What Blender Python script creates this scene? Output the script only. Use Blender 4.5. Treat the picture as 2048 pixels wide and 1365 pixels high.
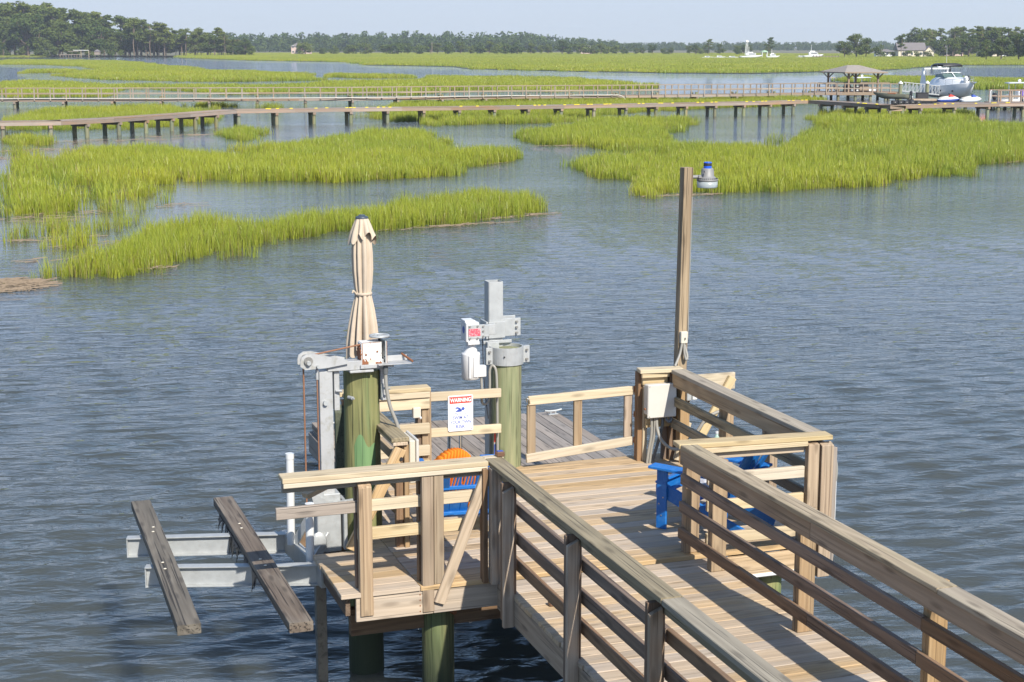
import bpy, bmesh, math, random
import numpy as np
from mathutils import Vector, Matrix
R = math.radians
random.seed(7); rng = np.random.default_rng(11)
for _o in list(bpy.data.objects): bpy.data.objects.remove(_o)
scene = bpy.context.scene
COL = scene.collection
# ------------------------------------------------------------------ camera, sky, sun, exposure
cam_d = bpy.data.cameras.new('camera'); cam = bpy.data.objects.new('camera', cam_d); COL.objects.link(cam)
cam.location = (0, 0, 4.05); cam.rotation_euler = (R(90 - 10.687), 0, R(-18.881))
cam_d.sensor_width = 36; cam_d.lens = 55.0; cam_d.clip_start = .1; cam_d.clip_end = 12000
scene.camera = cam
SUN_DIR = Vector((.19, -1.155, 1.0)).normalized()          # towards the sun
SUN_EL = math.asin(SUN_DIR.z); SUN_AZ = math.atan2(SUN_DIR.x, SUN_DIR.y)
world = bpy.data.worlds.new('World'); scene.world = world; world.use_nodes = True
wn = world.node_tree; wn.nodes.clear()
sky = wn.nodes.new('ShaderNodeTexSky'); sky.sky_type = 'NISHITA'; sky.sun_disc = False
sky.sun_elevation = SUN_EL; sky.sun_rotation = SUN_AZ
sky.altitude = 0; sky.air_density = 1.0; sky.dust_density = 0.2; sky.ozone_density = 2.5
bg = wn.nodes.new('ShaderNodeBackground'); bg.inputs['Strength'].default_value = 0.13
wo = wn.nodes.new('ShaderNodeOutputWorld')
lid = wn.nodes.new('ShaderNodeMix'); lid.data_type = 'RGBA'; lid.blend_type = 'DARKEN'; lid.inputs[0].default_value = 1
lid.inputs[7].default_value = (3.15, 4.15, 6.2, 1)
# humid air pales the sky evenly all round the horizon
tcw = wn.nodes.new('ShaderNodeTexCoord'); sep = wn.nodes.new('ShaderNodeSeparateXYZ'); wn.links.new(tcw.outputs['Generated'], sep.inputs[0])
def wmath(op, a, b, clamp=False):
    o = wn.nodes.new('ShaderNodeMath'); o.operation = op; o.use_clamp = clamp
    for k, v in enumerate((a, b)):
        if isinstance(v, (int, float)): o.inputs[k].default_value = v
        else: wn.links.new(v, o.inputs[k])
    return o.outputs[0]
hf = wmath('POWER', wmath('SUBTRACT', 1.0, wmath('MULTIPLY', wmath('ABSOLUTE', sep.outputs[2], 0), 3.2), True), 2.0)
pale = wn.nodes.new('ShaderNodeMix'); pale.data_type = 'RGBA'; wn.links.new(hf, pale.inputs[0]); pale.inputs[7].default_value = (2.98, 3.34, 3.70, 1)
wn.links.new(sky.outputs[0], lid.inputs[6]); wn.links.new(lid.outputs[2], pale.inputs[6]); wn.links.new(pale.outputs[2], bg.inputs[0]); wn.links.new(bg.outputs[0], wo.inputs[0])
sun_d = bpy.data.lights.new('sun', 'SUN'); sun_d.energy = 4.4; sun_d.angle = R(.53); sun_d.color = (1, .95, .87)
sun = bpy.data.objects.new('sun', sun_d); COL.objects.link(sun); sun.location = (5, -20, 30)
sun.rotation_euler = SUN_DIR.to_track_quat('Z', 'Y').to_euler()
scene.view_settings.view_transform = 'Standard'; scene.view_settings.look = 'None'
scene.view_settings.gamma = 1; scene.view_settings.exposure = 0.68
WATER = -1.25
# ------------------------------------------------------------------ helpers
WM = {}
def link(o, M=None, parent=None):
    COL.objects.link(o); M = M if M is not None else Matrix()
    if parent is not None:
        o.parent = parent; o.matrix_basis = WM[parent.name].inverted() @ M
    else: o.matrix_basis = M
    WM[o.name] = M
    return o
def tag(o, label=None, cat=None, group=None, kind=None):
    if label: o['label'] = label
    if cat: o['category'] = cat
    if group: o['group'] = group
    if kind: o['kind'] = kind
    return o
def thing(name, label, cat, loc=(0, 0, 0), rz=0, group=None, scale=1):
    o = bpy.data.objects.new(name, None); o.empty_display_size = .1
    return tag(link(o, Matrix.Translation(loc) @ Matrix.Rotation(rz, 4, 'Z') @ Matrix.Scale(scale, 4)), label, cat, group)
def copy_tree(o, M, parent=None, label=None):
    c = o.copy(); link(c, M, parent)
    if label and parent is None: c['label'] = label
    W0 = WM[o.name].inverted()
    for ch in o.children: copy_tree(ch, M @ (W0 @ WM[ch.name]), c)
    return c
def chamfer(sx, sy, sz, b):
    hx, hy, hz = sx / 2, sy / 2, sz / 2; b = min(b, hx * .6, hy * .6, hz * .6); V = []; idx = {}
    for i in (-1, 1):
        for j in (-1, 1):
            for k in (-1, 1):
                idx[i, j, k] = len(V)
                V += [(i * hx, j * (hy - b), k * (hz - b)), (i * (hx - b), j * hy, k * (hz - b)), (i * (hx - b), j * (hy - b), k * hz)]
    F = []; s = (-1, 1)
    for i in s: F.append([idx[i, -1, -1], idx[i, 1, -1], idx[i, 1, 1], idx[i, -1, 1]])
    for j in s: F.append([idx[-1, j, -1] + 1, idx[1, j, -1] + 1, idx[1, j, 1] + 1, idx[-1, j, 1] + 1])
    for k in s: F.append([idx[-1, -1, k] + 2, idx[1, -1, k] + 2, idx[1, 1, k] + 2, idx[-1, 1, k] + 2])
    for p in s:
        for q in s:
            F.append([idx[p, q, -1], idx[p, q, 1], idx[p, q, 1] + 1, idx[p, q, -1] + 1])
            F.append([idx[p, -1, q], idx[p, 1, q], idx[p, 1, q] + 2, idx[p, -1, q] + 2])
            F.append([idx[-1, p, q] + 1, idx[1, p, q] + 1, idx[1, p, q] + 2, idx[-1, p, q] + 2])
            for r in s: pass
    for i in s:
        for j in s:
            for k in s: F.append([idx[i, j, k], idx[i, j, k] + 1, idx[i, j, k] + 2])
    out = []
    for f in F:
        a, b2, c = (Vector(V[f[0]]), Vector(V[f[1]]), Vector(V[f[2]]))
        ce = sum((Vector(V[n]) for n in f), Vector()) / len(f)
        out.append(f if (b2 - a).cross(c - a).dot(ce) > 0 else f[::-1])
    return V, out
def frame(a, b, up):
    a, b = Vector(a), Vector(b); x = (b - a).normalized(); u = Vector(up)
    y = u.cross(x)
    if y.length < 1e-4: y = Vector((0, 1, 0)).cross(x)
    if y.length < 1e-4: y = Vector((1, 0, 0)).cross(x)
    y.normalize(); z = x.cross(y)
    M = Matrix((x, y, z)).transposed().to_4x4(); M.translation = (a + b) / 2
    return M, (b - a).length
def me_obj(name, V, F, mat, M=None, parent=None, smooth=False):
    me = bpy.data.meshes.new(name); me.from_pydata([tuple(v) for v in V], [], F); me.update()
    if mat is not None: me.materials.append(mat)
    if smooth: me.polygons.foreach_set('use_smooth', [True] * len(me.polygons))
    return link(bpy.data.objects.new(name, me), M, parent)
def plank(name, a, b, w, t, mat, parent, up=(0, 0, 1), bev=.004, cut=0, warp=0):
    """board with its grain along local X; w across, t thick; cut bevels the far end; warp bows it"""
    M, L = frame(a, b, up)
    if warp:
        n = 7; V = []; F = []
        hw, ht = w / 2, t / 2; c = min(bev, ht * .5)
        prof = [(-hw + c, -ht), (hw - c, -ht), (hw, -ht + c), (hw, ht - c), (hw - c, ht), (-hw + c, ht), (-hw, ht - c), (-hw, -ht + c)]
        ph = random.uniform(0, 6)
        for i in range(n):
            x = -L / 2 + L * i / (n - 1); q = math.sin(x * 1.3 + ph) * warp; q2 = math.cos(x * .9 + ph) * warp
            V += [(x, p[0] + q, p[1] + q2) for p in prof]
        for i in range(n - 1):
            for k in range(8): F.append([i * 8 + k, i * 8 + (k + 1) % 8, i * 8 + 8 + (k + 1) % 8, i * 8 + 8 + k][::-1])
        F += [list(range(8))[::1], list(range(8 * n - 8, 8 * n))[::-1]]
        F = [f[::-1] for f in F]
    else:
        V, F = chamfer(L, w, t, bev)
        if cut: V = [(v[0] - (cut if v[0] > 0 and v[2] > 0 else 0), v[1], v[2]) for v in V]
    return me_obj(name, V, F, mat, M, parent)
class MB:
    def __init__(s): s.V = []; s.F = []; s.S = []
    def add(s, V, F, smooth=False, M=None):
        n = len(s.V)
        s.V += [tuple(M @ Vector(v)) if M is not None else tuple(v) for v in V]
        s.F += [[i + n for i in f] for f in F]; s.S += [smooth] * len(F); return s
    def box(s, c, d, b=.004, rot=(0, 0, 0)):
        V, F = chamfer(d[0], d[1], d[2], b)
        from mathutils import Euler
        return s.add(V, F, False, Matrix.Translation(c) @ Euler(rot).to_matrix().to_4x4())
    def bar(s, a, b, w, t, up=(0, 0, 1), bev=.003):
        M, L = frame(a, b, up); V, F = chamfer(L, w, t, bev); return s.add(V, F, False, M)
    def cyl(s, a, b, r0, r1=None, n=12, cap=True):
        r1 = r0 if r1 is None else r1; M, L = frame(a, b, (0, 0, 1)); V = []; F = []
        for i in range(n):
            an = 2 * math.pi * i / n; c, q = math.cos(an), math.sin(an)
            V += [(-L / 2, r0 * c, r0 * q), (L / 2, r1 * c, r1 * q)]
        for i in range(n): j = (i + 1) % n; F.append([2 * i, 2 * j, 2 * j + 1, 2 * i + 1][::-1])
        s.add(V, F, True, M)
        if cap: s.add(V, [[2 * i for i in range(n)], [2 * i + 1 for i in range(n)][::-1]], False, M)
        return s
    def lathe(s, prof, n=16, M=None, fr=None):
        V = []; F = []; m = len(prof)
        for i in range(n):
            an = 2 * math.pi * i / n
            for k, (r, z) in enumerate(prof):
                rr = r * (fr(an, k) if fr else 1); V.append((rr * math.cos(an), rr * math.sin(an), z))
        for i in range(n):
            j = (i + 1) % n
            for k in range(m - 1): F.append([i * m + k, j * m + k, j * m + k + 1, i * m + k + 1])
        s.add(V, F, True, M)
        if prof[0][0] > 1e-3: s.add([V[i * m] for i in range(n)], [list(range(n))[::-1]], False, M)
        if prof[-1][0] > 1e-3: s.add([V[i * m + m - 1] for i in range(n)], [list(range(n))], False, M)
        return s
    def tube(s, pts, r, n=8, sub=6):
        P = [Vector(p) for p in pts]; Q = []
        for i in range(len(P) - 1):
            p0 = P[max(i - 1, 0)]; p1 = P[i]; p2 = P[i + 1]; p3 = P[min(i + 2, len(P) - 1)]
            for k in range(sub):
                t = k / sub
                Q.append(.5 * (2 * p1 + (p2 - p0) * t + (2 * p0 - 5 * p1 + 4 * p2 - p3) * t * t + (3 * p1 - p0 - 3 * p2 + p3) * t ** 3))
        Q.append(P[-1]); V = []; F = []; prev = None
        for i, q in enumerate(Q):
            d = (Q[min(i + 1, len(Q) - 1)] - Q[max(i - 1, 0)]).normalized()
            if prev is None: u = d.orthogonal().normalized()
            else: u = (prev - d * prev.dot(d)).normalized()
            prev = u; w = d.cross(u)
            for k in range(n):
                an = 2 * math.pi * k / n; V.append(q + (u * math.cos(an) + w * math.sin(an)) * r)
        for i in range(len(Q) - 1):
            for k in range(n): F.append([i * n + k, i * n + (k + 1) % n, i * n + n + (k + 1) % n, i * n + n + k])
        return s.add(V, F, True)
    def ball(s, c, r, n=10, m=6):
        if not hasattr(r, '__len__'): r = (r, r, r)
        V = []; F = []
        for k in range(m + 1):
            ph = math.pi * k / m
            for i in range(n):
                an = 2 * math.pi * i / n
                V.append((c[0] + r[0] * math.sin(ph) * math.cos(an), c[1] + r[1] * math.sin(ph) * math.sin(an), c[2] + r[2] * math.cos(ph)))
        for k in range(m):
            for i in range(n): F.append([k * n + i, k * n + n + i, k * n + n + (i + 1) % n, k * n + (i + 1) % n])
        return s.add(V, F, True)
    def poly(s, pts, d):
        """extruded outline: pts is a list of 3D points, d the thickness vector"""
        n = len(pts); V = [Vector(p) for p in pts] + [Vector(p) + Vector(d) for p in pts]
        F = [list(range(n)), list(range(n, 2 * n))[::-1]] + [[i, (i + 1) % n, (i + 1) % n + n, i + n][::-1] for i in range(n)]
        nv = (V[1] - V[0]).cross(V[2] - V[0])
        if nv.dot(Vector(d)) > 0: F = [f[::-1] for f in F]
        return s.add(V, F, False)
    def build(s, name, mat, parent=None, M=None, label=None):
        me = bpy.data.meshes.new(name); me.from_pydata(s.V, [], s.F); me.update()
        me.polygons.foreach_set('use_smooth', s.S); me.materials.append(mat)
        W0 = M if M is not None else Matrix()
        if parent is not None and M is None: W0 = WM[parent.name]     # geometry is given in the parent's frame
        o = link(bpy.data.objects.new(name, me), W0, parent)
        if label: o['label'] = label
        return o
# ------------------------------------------------------------------ materials
def newmat(name):
    m = bpy.data.materials.new(name); m.use_nodes = True; nt = m.node_tree
    b = nt.nodes['Principled BSDF']; return m, nt, b
class NT:
    def __init__(s, nt): s.nt = nt
    def n(s, t, **k):
        o = s.nt.nodes.new(t)
        for a, v in k.items():
            if a.startswith('i_'):
                key = a[2:]; key = int(key) if key.isdigit() else key.replace('_', ' ')
                o.inputs[key].default_value = v
            else: setattr(o, a, v)
        return o
    def l(s, a, b): s.nt.links.new(a, b)
    def math(s, op, a, b=None, c=None, clamp=False):
        o = s.nt.nodes.new('ShaderNodeMath'); o.operation = op; o.use_clamp = clamp
        for i, v in enumerate((a, b, c)):
            if v is None: continue
            if isinstance(v, (int, float)): o.inputs[i].default_value = v
            else: s.l(v, o.inputs[i])
        return o.outputs[0]
    def mix(s, f, a, b, mode='MIX'):
        o = s.nt.nodes.new('ShaderNodeMix'); o.data_type = 'RGBA'; o.blend_type = mode; o.clamp_factor = True
        for sock, v in ((o.inputs[0], f), (o.inputs[6], a), (o.inputs[7], b)):
            if isinstance(v, (int, float)): sock.default_value = v
            elif isinstance(v, tuple): sock.default_value = (*v, 1) if len(v) == 3 else v
            else: s.l(v, sock)
        return o.outputs[2]
    def ramp(s, f, stops):
        o = s.nt.nodes.new('ShaderNodeValToRGB'); s.l(f, o.inputs[0]); e = o.color_ramp.elements
        while len(e) < len(stops): e.new(.5)
        for x, (p, c) in zip(e, stops): x.position = p; x.color = (*c, 1) if hasattr(c, '__len__') else (c, c, c, 1)
        return o.outputs[0]
    def noise(s, vec, scale, detail=3, rough=.55, dist=0):
        o = s.n('ShaderNodeTexNoise'); s.l(vec, o.inputs['Vector'])
        o.inputs['Scale'].default_value = scale; o.inputs['Detail'].default_value = detail
        o.inputs['Roughness'].default_value = rough; o.inputs['Distortion'].default_value = dist
        return o.outputs[0]
    def vmul(s, v, sc):
        o = s.n('ShaderNodeVectorMath', operation='MULTIPLY'); s.l(v, o.inputs[0]); o.inputs[1].default_value = sc; return o.outputs[0]
    def vadd(s, v, w):
        o = s.n('ShaderNodeVectorMath', operation='ADD'); s.l(v, o.inputs[0]); s.l(w, o.inputs[1]); return o.outputs[0]
def wood(name, light, dark, ring=.5, crack=.5, rough=.75, axis='x', stain=None, stain_amt=.4, vary=.22, knots=1.0, bump=.35, tide=False):
    m, nt, b = newmat(name); t = NT(nt)
    oc = t.n('ShaderNodeTexCoord').outputs['Object']; oi = t.n('ShaderNodeObjectInfo').outputs['Random']
    off = t.n('ShaderNodeCombineXYZ'); t.l(t.math('MULTIPLY', oi, 37.), off.inputs[0]); t.l(t.math('MULTIPLY', oi, 91.), off.inputs[1]); t.l(t.math('MULTIPLY', oi, 53.), off.inputs[2])
    v = t.vadd(oc, off.outputs[0])
    def S(l, c): return t.vmul(v, (l, c, c) if axis == 'x' else (c, c, l))
    grain = t.noise(S(1.6, 42), 1, 4, .6, .3)
    broad = t.noise(S(.55, 5), 1, 3, .5, .6)
    rings = t.math('SINE', t.math('MULTIPLY', t.noise(S(.35, 4.5), 1, 1, .4, .25), 62.))
    rings = t.math('MULTIPLY_ADD', rings, .5, .5)
    col = t.mix(t.math('MULTIPLY_ADD', grain, 1.5, -.35, clamp=True), dark, light)
    col = t.mix(t.math('MULTIPLY', rings, ring * .55), col, tuple(c * .62 for c in dark))
    if stain: col = t.mix(t.math('MULTIPLY', t.ramp(broad, [(.42, 0), (.68, 1)]), stain_amt), col, stain)
    # knots: dark ovals along the grain
    sx = t.n('ShaderNodeSeparateXYZ'); t.l(v, sx.inputs[0]); kx = t.n('ShaderNodeCombineXYZ'); lo_, ac1, ac2 = (0, 1, 2) if axis == 'x' else (2, 0, 1)
    t.l(t.math('MULTIPLY', sx.outputs[lo_], 1.9), kx.inputs[0]); t.l(t.math('MULTIPLY', t.math('ADD', sx.outputs[ac1], sx.outputs[ac2]), 7.5), kx.inputs[1])
    vo = t.n('ShaderNodeTexVoronoi', voronoi_dimensions='2D'); t.l(kx.outputs[0], vo.inputs['Vector']); vo.inputs['Scale'].default_value = 1
    kn = t.ramp(vo.outputs['Distance'], [(.05, 1), (.11, .6), (.17, 0)])
    col = t.mix(t.math('MULTIPLY', kn, .6 * knots), col, tuple(c * .42 for c in dark))
    ck = t.ramp(t.noise(S(1.0, 75), 1, 2, .5), [(.33, 1), (.41, 0)])
    col = t.mix(t.math('MULTIPLY', ck, crack), col, tuple(c * .3 for c in dark))
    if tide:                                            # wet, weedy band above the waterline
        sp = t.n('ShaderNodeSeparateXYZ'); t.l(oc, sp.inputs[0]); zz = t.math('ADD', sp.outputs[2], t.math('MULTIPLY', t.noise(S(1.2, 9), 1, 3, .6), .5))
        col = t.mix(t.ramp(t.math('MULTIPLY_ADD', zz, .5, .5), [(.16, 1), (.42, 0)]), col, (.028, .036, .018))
    hs = t.n('ShaderNodeHueSaturation'); t.l(col, hs.inputs['Color'])
    t.l(t.math('MULTIPLY_ADD', oi, 2 * vary, 1 - vary), hs.inputs['Value'])
    t.l(t.math('MULTIPLY_ADD', t.math('FRACT', t.math('MULTIPLY', oi, 7.3)), .5, .72), hs.inputs['Saturation'])
    t.l(hs.outputs[0], b.inputs['Base Color']); b.inputs['Roughness'].default_value = rough
    bp = t.n('ShaderNodeBump'); bp.inputs['Strength'].default_value = bump; bp.inputs['Distance'].default_value = .004
    h = t.math('SUBTRACT', t.math('ADD', grain, t.math('MULTIPLY', rings, .3)), t.math('MULTIPLY', ck, 1.2))
    t.l(h, bp.inputs['Height']); t.l(bp.outputs[0], b.inputs['Normal'])
    return m
def plain(name, col, rough=.5, metal=0, var=.12, scale=8, dirt=None, dirt_amt=0, dirt_lo=.5, spec=.5, bump=0, coat=0):
    m, nt, b = newmat(name); t = NT(nt); oc = t.n('ShaderNodeTexCoord').outputs['Object']
    nz = t.noise(oc, scale, 5, .6)
    c = t.mix(nz, tuple(x * (1 - var) for x in col), tuple(min(1, x * (1 + var)) for x in col))
    if dirt:
        d = t.ramp(t.noise(oc, scale * 2.3, 6, .65, .4), [(dirt_lo, 0), (dirt_lo + .12, 1)])
        c = t.mix(t.math('MULTIPLY', d, dirt_amt), c, dirt)
    t.l(c, b.inputs['Base Color']); b.inputs['Metallic'].default_value = metal; b.inputs['Specular IOR Level'].default_value = spec
    b.inputs['Coat Weight'].default_value = coat
    t.l(t.math('MULTIPLY_ADD', nz, .25, rough - .12), b.inputs['Roughness'])
    if bump:
        bp = t.n('ShaderNodeBump'); bp.inputs['Strength'].default_value = bump; bp.inputs['Distance'].default_value = .003
        t.l(t.noise(oc, scale * 5, 4, .6), bp.inputs['Height']); t.l(bp.outputs[0], b.inputs['Normal'])
    return m
M = {}
M['deck'] = wood('deck_wood', (.60, .455, .295), (.40, .28, .16), ring=.5, crack=.45, stain=(.34, .285, .225), stain_amt=.6, vary=.09, knots=.9)
M['fresh'] = wood('fresh_lumber', (.63, .52, .35), (.46, .35, .205), ring=.5, crack=.25, stain=(.46, .38, .2), stain_amt=.3, vary=.1)
M['post'] = wood('post_wood', (.48, .35, .215), (.29, .19, .105), ring=.75, crack=.55, stain=(.30, .25, .17), stain_amt=.4, vary=.16)
M['grey'] = wood('weathered_cap', (.40, .34, .235), (.24, .195, .125), ring=.9, crack=.8, stain=(.24, .205, .14), stain_amt=.6, vary=.1, bump=.6)
M['brown'] = wood('brown_rail', (.31, .205, .125), (.17, .10, .058), ring=.9, crack=.6, stain=(.13, .10, .07), stain_amt=.5, vary=.15, bump=.5)
M['float'] = wood('float_deck_wood', (.37, .30, .235), (.235, .185, .14), ring=.4, crack=.7, stain=(.2, .18, .15), stain_amt=.5, vary=.14)
M['bunk'] = wood('bunk_wood', (.27, .23, .165), (.145, .115, .08), ring=.5, crack=1.0, stain=(.09, .075, .05), stain_amt=.75, vary=.2, bump=.9)
M['old'] = wood('old_grey_wood', (.38, .31, .24), (.24, .18, .13), ring=.4, crack=.6, stain=(.33, .17, .08), stain_amt=.55, vary=.2, knots=.4)
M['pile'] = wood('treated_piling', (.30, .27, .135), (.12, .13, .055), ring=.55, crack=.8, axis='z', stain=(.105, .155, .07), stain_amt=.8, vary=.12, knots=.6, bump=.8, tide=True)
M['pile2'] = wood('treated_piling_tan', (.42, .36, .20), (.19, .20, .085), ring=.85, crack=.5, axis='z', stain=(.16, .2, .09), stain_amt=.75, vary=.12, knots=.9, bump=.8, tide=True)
M['wetpile'] = wood('dark_wet_piling', (.12, .13, .075), (.05, .06, .035), ring=.3, crack=.7, axis='z', stain=(.03, .045, .025), stain_amt=.8, vary=.1, knots=.3)
M['galv'] = plain('galvanised_steel', (.42, .43, .42), .5, .35, .2, 14, (.36, .35, .33), .5, .55)
M['alum'] = plain('oxidised_aluminium', (.42, .42, .41), .55, .25, .18, 7, (.33, .32, .28), .75, .53, bump=.2)
M['white'] = plain('white_paint', (.60, .59, .57), .35, 0, .06, 10)
M['rustwhite'] = plain('rusty_white_paint', (.66, .65, .61), .45, 0, .08, 14, (.23, .09, .03), .95, .57)
M['pvc'] = plain('white_pvc', (.60, .60, .58), .3, 0, .05, 6)
M['beige'] = plain('beige_plastic', (.56, .51, .41), .45, 0, .07, 8)
M['boxwhite'] = plain('off_white_plastic', (.54, .51, .45), .4, 0, .06, 7)
M['conduit'] = plain('grey_conduit', (.27, .255, .22), .5, 0, .12, 12)
M['dconduit'] = plain('dark_grey_conduit', (.10, .105, .105), .5, 0, .12, 12)
M['black'] = plain('black_rubber', (.025, .025, .028), .5, 0, .2, 9)
M['rope'] = plain('rusty_cable', (.27, .13, .07), .8, .2, .4, 60)
M['chrome'] = plain('stainless_steel', (.75, .76, .78), .15, 1, .05, 9)
M['blue'] = plain('blue_plastic', (.008, .13, .42), .45, 0, .1, 6, (.04, .19, .48), .5, .5, bump=.3)
M['bluecap'] = plain('bright_blue_plastic', (.02, .10, .62), .3, 0, .08, 6)
M['orange'] = plain('orange_towel', (.80, .22, .025), .95, 0, .18, 30, spec=.1, bump=.6)
M['canvas'] = plain('tan_canvas', (.50, .41, .31), .9, 0, .08, 5, (.41, .33, .24), .3, .5, spec=.15, bump=.3)
M['red'] = plain('red_paint', (.62, .06, .04), .4, 0, .06, 9)
M['redlabel'] = plain('red_label', (.66, .07, .1), .45, 0, .12, 40, (.75, .55, .55), .8, .5)
M['navy'] = plain('blue_print', (.05, .09, .34), .5, 0, .05, 9)
M['ink'] = plain('white_ink', (.82, .81, .8), .45, 0, .03, 9)
M['rust'] = plain('rusted_hardware', (.27, .11, .05), .8, .3, .3, 40)
M['lamp'] = plain('lamp_housing_grey', (.22, .215, .205), .55, .1, .08, 9)
M['captan'] = wood('tan_cap', (.47, .395, .29), (.31, .245, .165), ring=.8, crack=.7, stain=(.33, .28, .18), stain_amt=.5, vary=.08, bump=.6)
M['wetmetal'] = plain('wet_grimy_steel', (.15, .135, .11), .4, .2, .3, 8, (.07, .065, .05), .8, .5)
M['lamppost'] = wood('lamp_post_timber', (.46, .37, .255), (.27, .20, .13), ring=.5, crack=1.0, stain=(.19, .14, .09), stain_amt=.6, vary=.05, bump=1)
M['bunk2'] = wood('dark_bunk_wood', (.21, .165, .12), (.085, .06, .042), ring=.5, crack=1.0, stain=(.33, .29, .23), stain_amt=.5, vary=.1, bump=1)
M['screw'] = plain('bolt_steel', (.42, .40, .36), .4, .8, .25, 60)
# ------------------------------------------------------------------ water
def water_mat():
    m, nt, b = newmat('creek_water'); t = NT(nt)
    oc = t.n('ShaderNodeTexCoord').outputs['Object']
    m.node_tree.nodes['Principled BSDF'].subsurface_method = 'BURLEY'; b.inputs['Subsurface Weight'].default_value = 1.0; b.inputs['Subsurface Radius'].default_value = (1, 1, 1); b.inputs['Subsurface Scale'].default_value = 1.1
    b.inputs['IOR'].default_value = 1.333; b.inputs['Roughness'].default_value = .035
    mp = t.n('ShaderNodeMapping'); t.l(oc, mp.inputs[0]); mp.inputs['Rotation'].default_value = (0, 0, R(12))
    v = mp.outputs[0]
    big = t.noise(oc, .05, 3, .5)
    t.l(t.mix(big, (.052, .059, .056), (.066, .073, .066)), b.inputs['Base Color'])
    at = t.n('ShaderNodeAttribute'); at.attribute_name = 'chop'; chop = at.outputs['Fac']
    n1 = t.noise(t.vmul(v, (.8, 2.8, 1)), 1.35, 3, .55, .5)
    n2 = t.noise(t.vmul(v, (1.3, 3.6, 1)), 4.2, 2, .5, .4)
    gust = t.math('MULTIPLY_ADD', t.noise(t.vmul(v, (.035, .13, 1)), 1, 4, .55), 2.4, -.3)
    h = t.math('ADD', t.math('MULTIPLY', n1, .060), t.math('MULTIPLY', n2, .021))
    h = t.math('MULTIPLY', h, t.math('MULTIPLY', chop, gust))
    bp = t.n('ShaderNodeBump'); bp.inputs['Strength'].default_value = 1; bp.inputs['Distance'].default_value = 1.0
    t.l(h, bp.inputs['Height']); t.l(bp.outputs[0], b.inputs['Normal'])
    return m
def build_water():
    head = R(18.9)
    core = np.arange(-25, 25.01, .17); side = np.array([-180, -150, -120, -95, -75, -60, -48, -40, -34, -29])
    ang = np.radians(np.concatenate([side, core, -side[:0:-1]]))
    r = [.5, 1.5, 3, 5, 6.5]
    while r[-1] < 130: r.append(r[-1] * 1.0047)
    while r[-1] < 9000: r.append(r[-1] * 1.12)
    r = np.array(r); nA, nR = len(ang), len(r)
    A, RR = np.meshgrid(ang, r, indexing='ij')
    X = RR * np.sin(head + A); Y = RR * np.cos(head + A); Z = np.zeros_like(X)
    sp = np.maximum(RR * .0047, RR * np.radians(.17)); sp = np.where(np.abs(A) > R(25.2), 10, sp); sp = np.where(RR > 130, 10, sp)
    g = np.random.default_rng(5)
    # calm water behind and between the grass beds on the left
    def calm_f(x, y): return np.clip(1 - .78 * np.exp(-(((x - 3) / 9) ** 2 + ((y - 66) / 26) ** 2) ** 2) - .45 * np.exp(-(((x - 16) / 12) ** 2 + ((y - 96) / 16) ** 2)), .2, 1)
    chop = calm_f(X, Y)
    for i in range(72):
        lam = math.exp(g.uniform(math.log(.17), math.log(.62))); k = 2 * math.pi / lam
        th = head - .12 + g.normal(0, .3); amp = .0068 * lam ** 1.0 * g.uniform(.5, 1.25)
        fade = np.clip((lam / sp - 2.2) / 3, 0, 1)
        ph = k * (X * math.sin(th) + Y * math.cos(th)) + g.uniform(0, 6.28) + .5 * np.sin(X * .7 + i) + .5 * np.sin(Y * .5 + i * 2)
        s = np.sin(ph); Z += amp * fade * (s + .3 * np.cos(2 * ph + 1.57))
    Z *= chop
    V = np.stack([X, Y, Z + WATER], -1).reshape(-1, 3)
    i, j = np.meshgrid(np.arange(nA - 1), np.arange(nR - 1), indexing='ij'); a = i * nR + j
    F = np.stack([a, a + 1, a + nR + 1, a + nR], -1).reshape(-1, 4)
    me = bpy.data.meshes.new('water'); me.vertices.add(len(V)); me.vertices.foreach_set('co', V.ravel())
    me.loops.add(F.size); me.loops.foreach_set('vertex_index', F.ravel().astype(np.int32))
    me.polygons.add(len(F)); me.polygons.foreach_set('loop_start', np.arange(0, F.size, 4, dtype=np.int32))
    me.polygons.foreach_set('use_smooth', np.ones(len(F), bool))
    me.update(calc_edges=True)
    at = me.attributes.new('chop', 'FLOAT', 'POINT'); at.data.foreach_set('value', chop.ravel().astype(np.float32))
    me.materials.append(water_mat())
    o = bpy.data.objects.new('water', me); link(o); o['kind'] = 'structure'
    return o
water = build_water()
if water.data.polygons[len(water.data.polygons) // 2].normal.z < 0: water.data.flip_normals()
# ------------------------------------------------------------------ the near dock
J = lambda s=.004: random.uniform(-s, s)
dock = thing('wooden_dock', 'timber dock platform and walkway with tan deck boards above the creek', 'dock', (4.4, 10, 0))
y = 3.4
while y < 10.93:                                   # walkway boards run across the walkway
    plank('deck_board', (3.625 + J(.008), y, -.019 + J(.002)), (5.405 + J(.008), y, -.019 + J(.002)), .14 + J(.002), .038, M['deck'], dock); y += .1455
yw = y - .073
y = 11.055
while y < 13.98:
    a = 2.40 if y < 12.0 else 2.86
    j1 = 3.02 + J(.002); j2 = 4.93 if int(y * 7) % 2 else 4.46
    cuts = [a + J(.008), j1, 6.44 + J(.008)]
    for q in range(2):
        plank('deck_board', (cuts[q] + .002, y, -.019 + J(.002)), (cuts[q + 1] - .002, y, -.019 + J(.002)), .14 + J(.002), .038, M['deck'], dock)
    y += .1455
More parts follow.
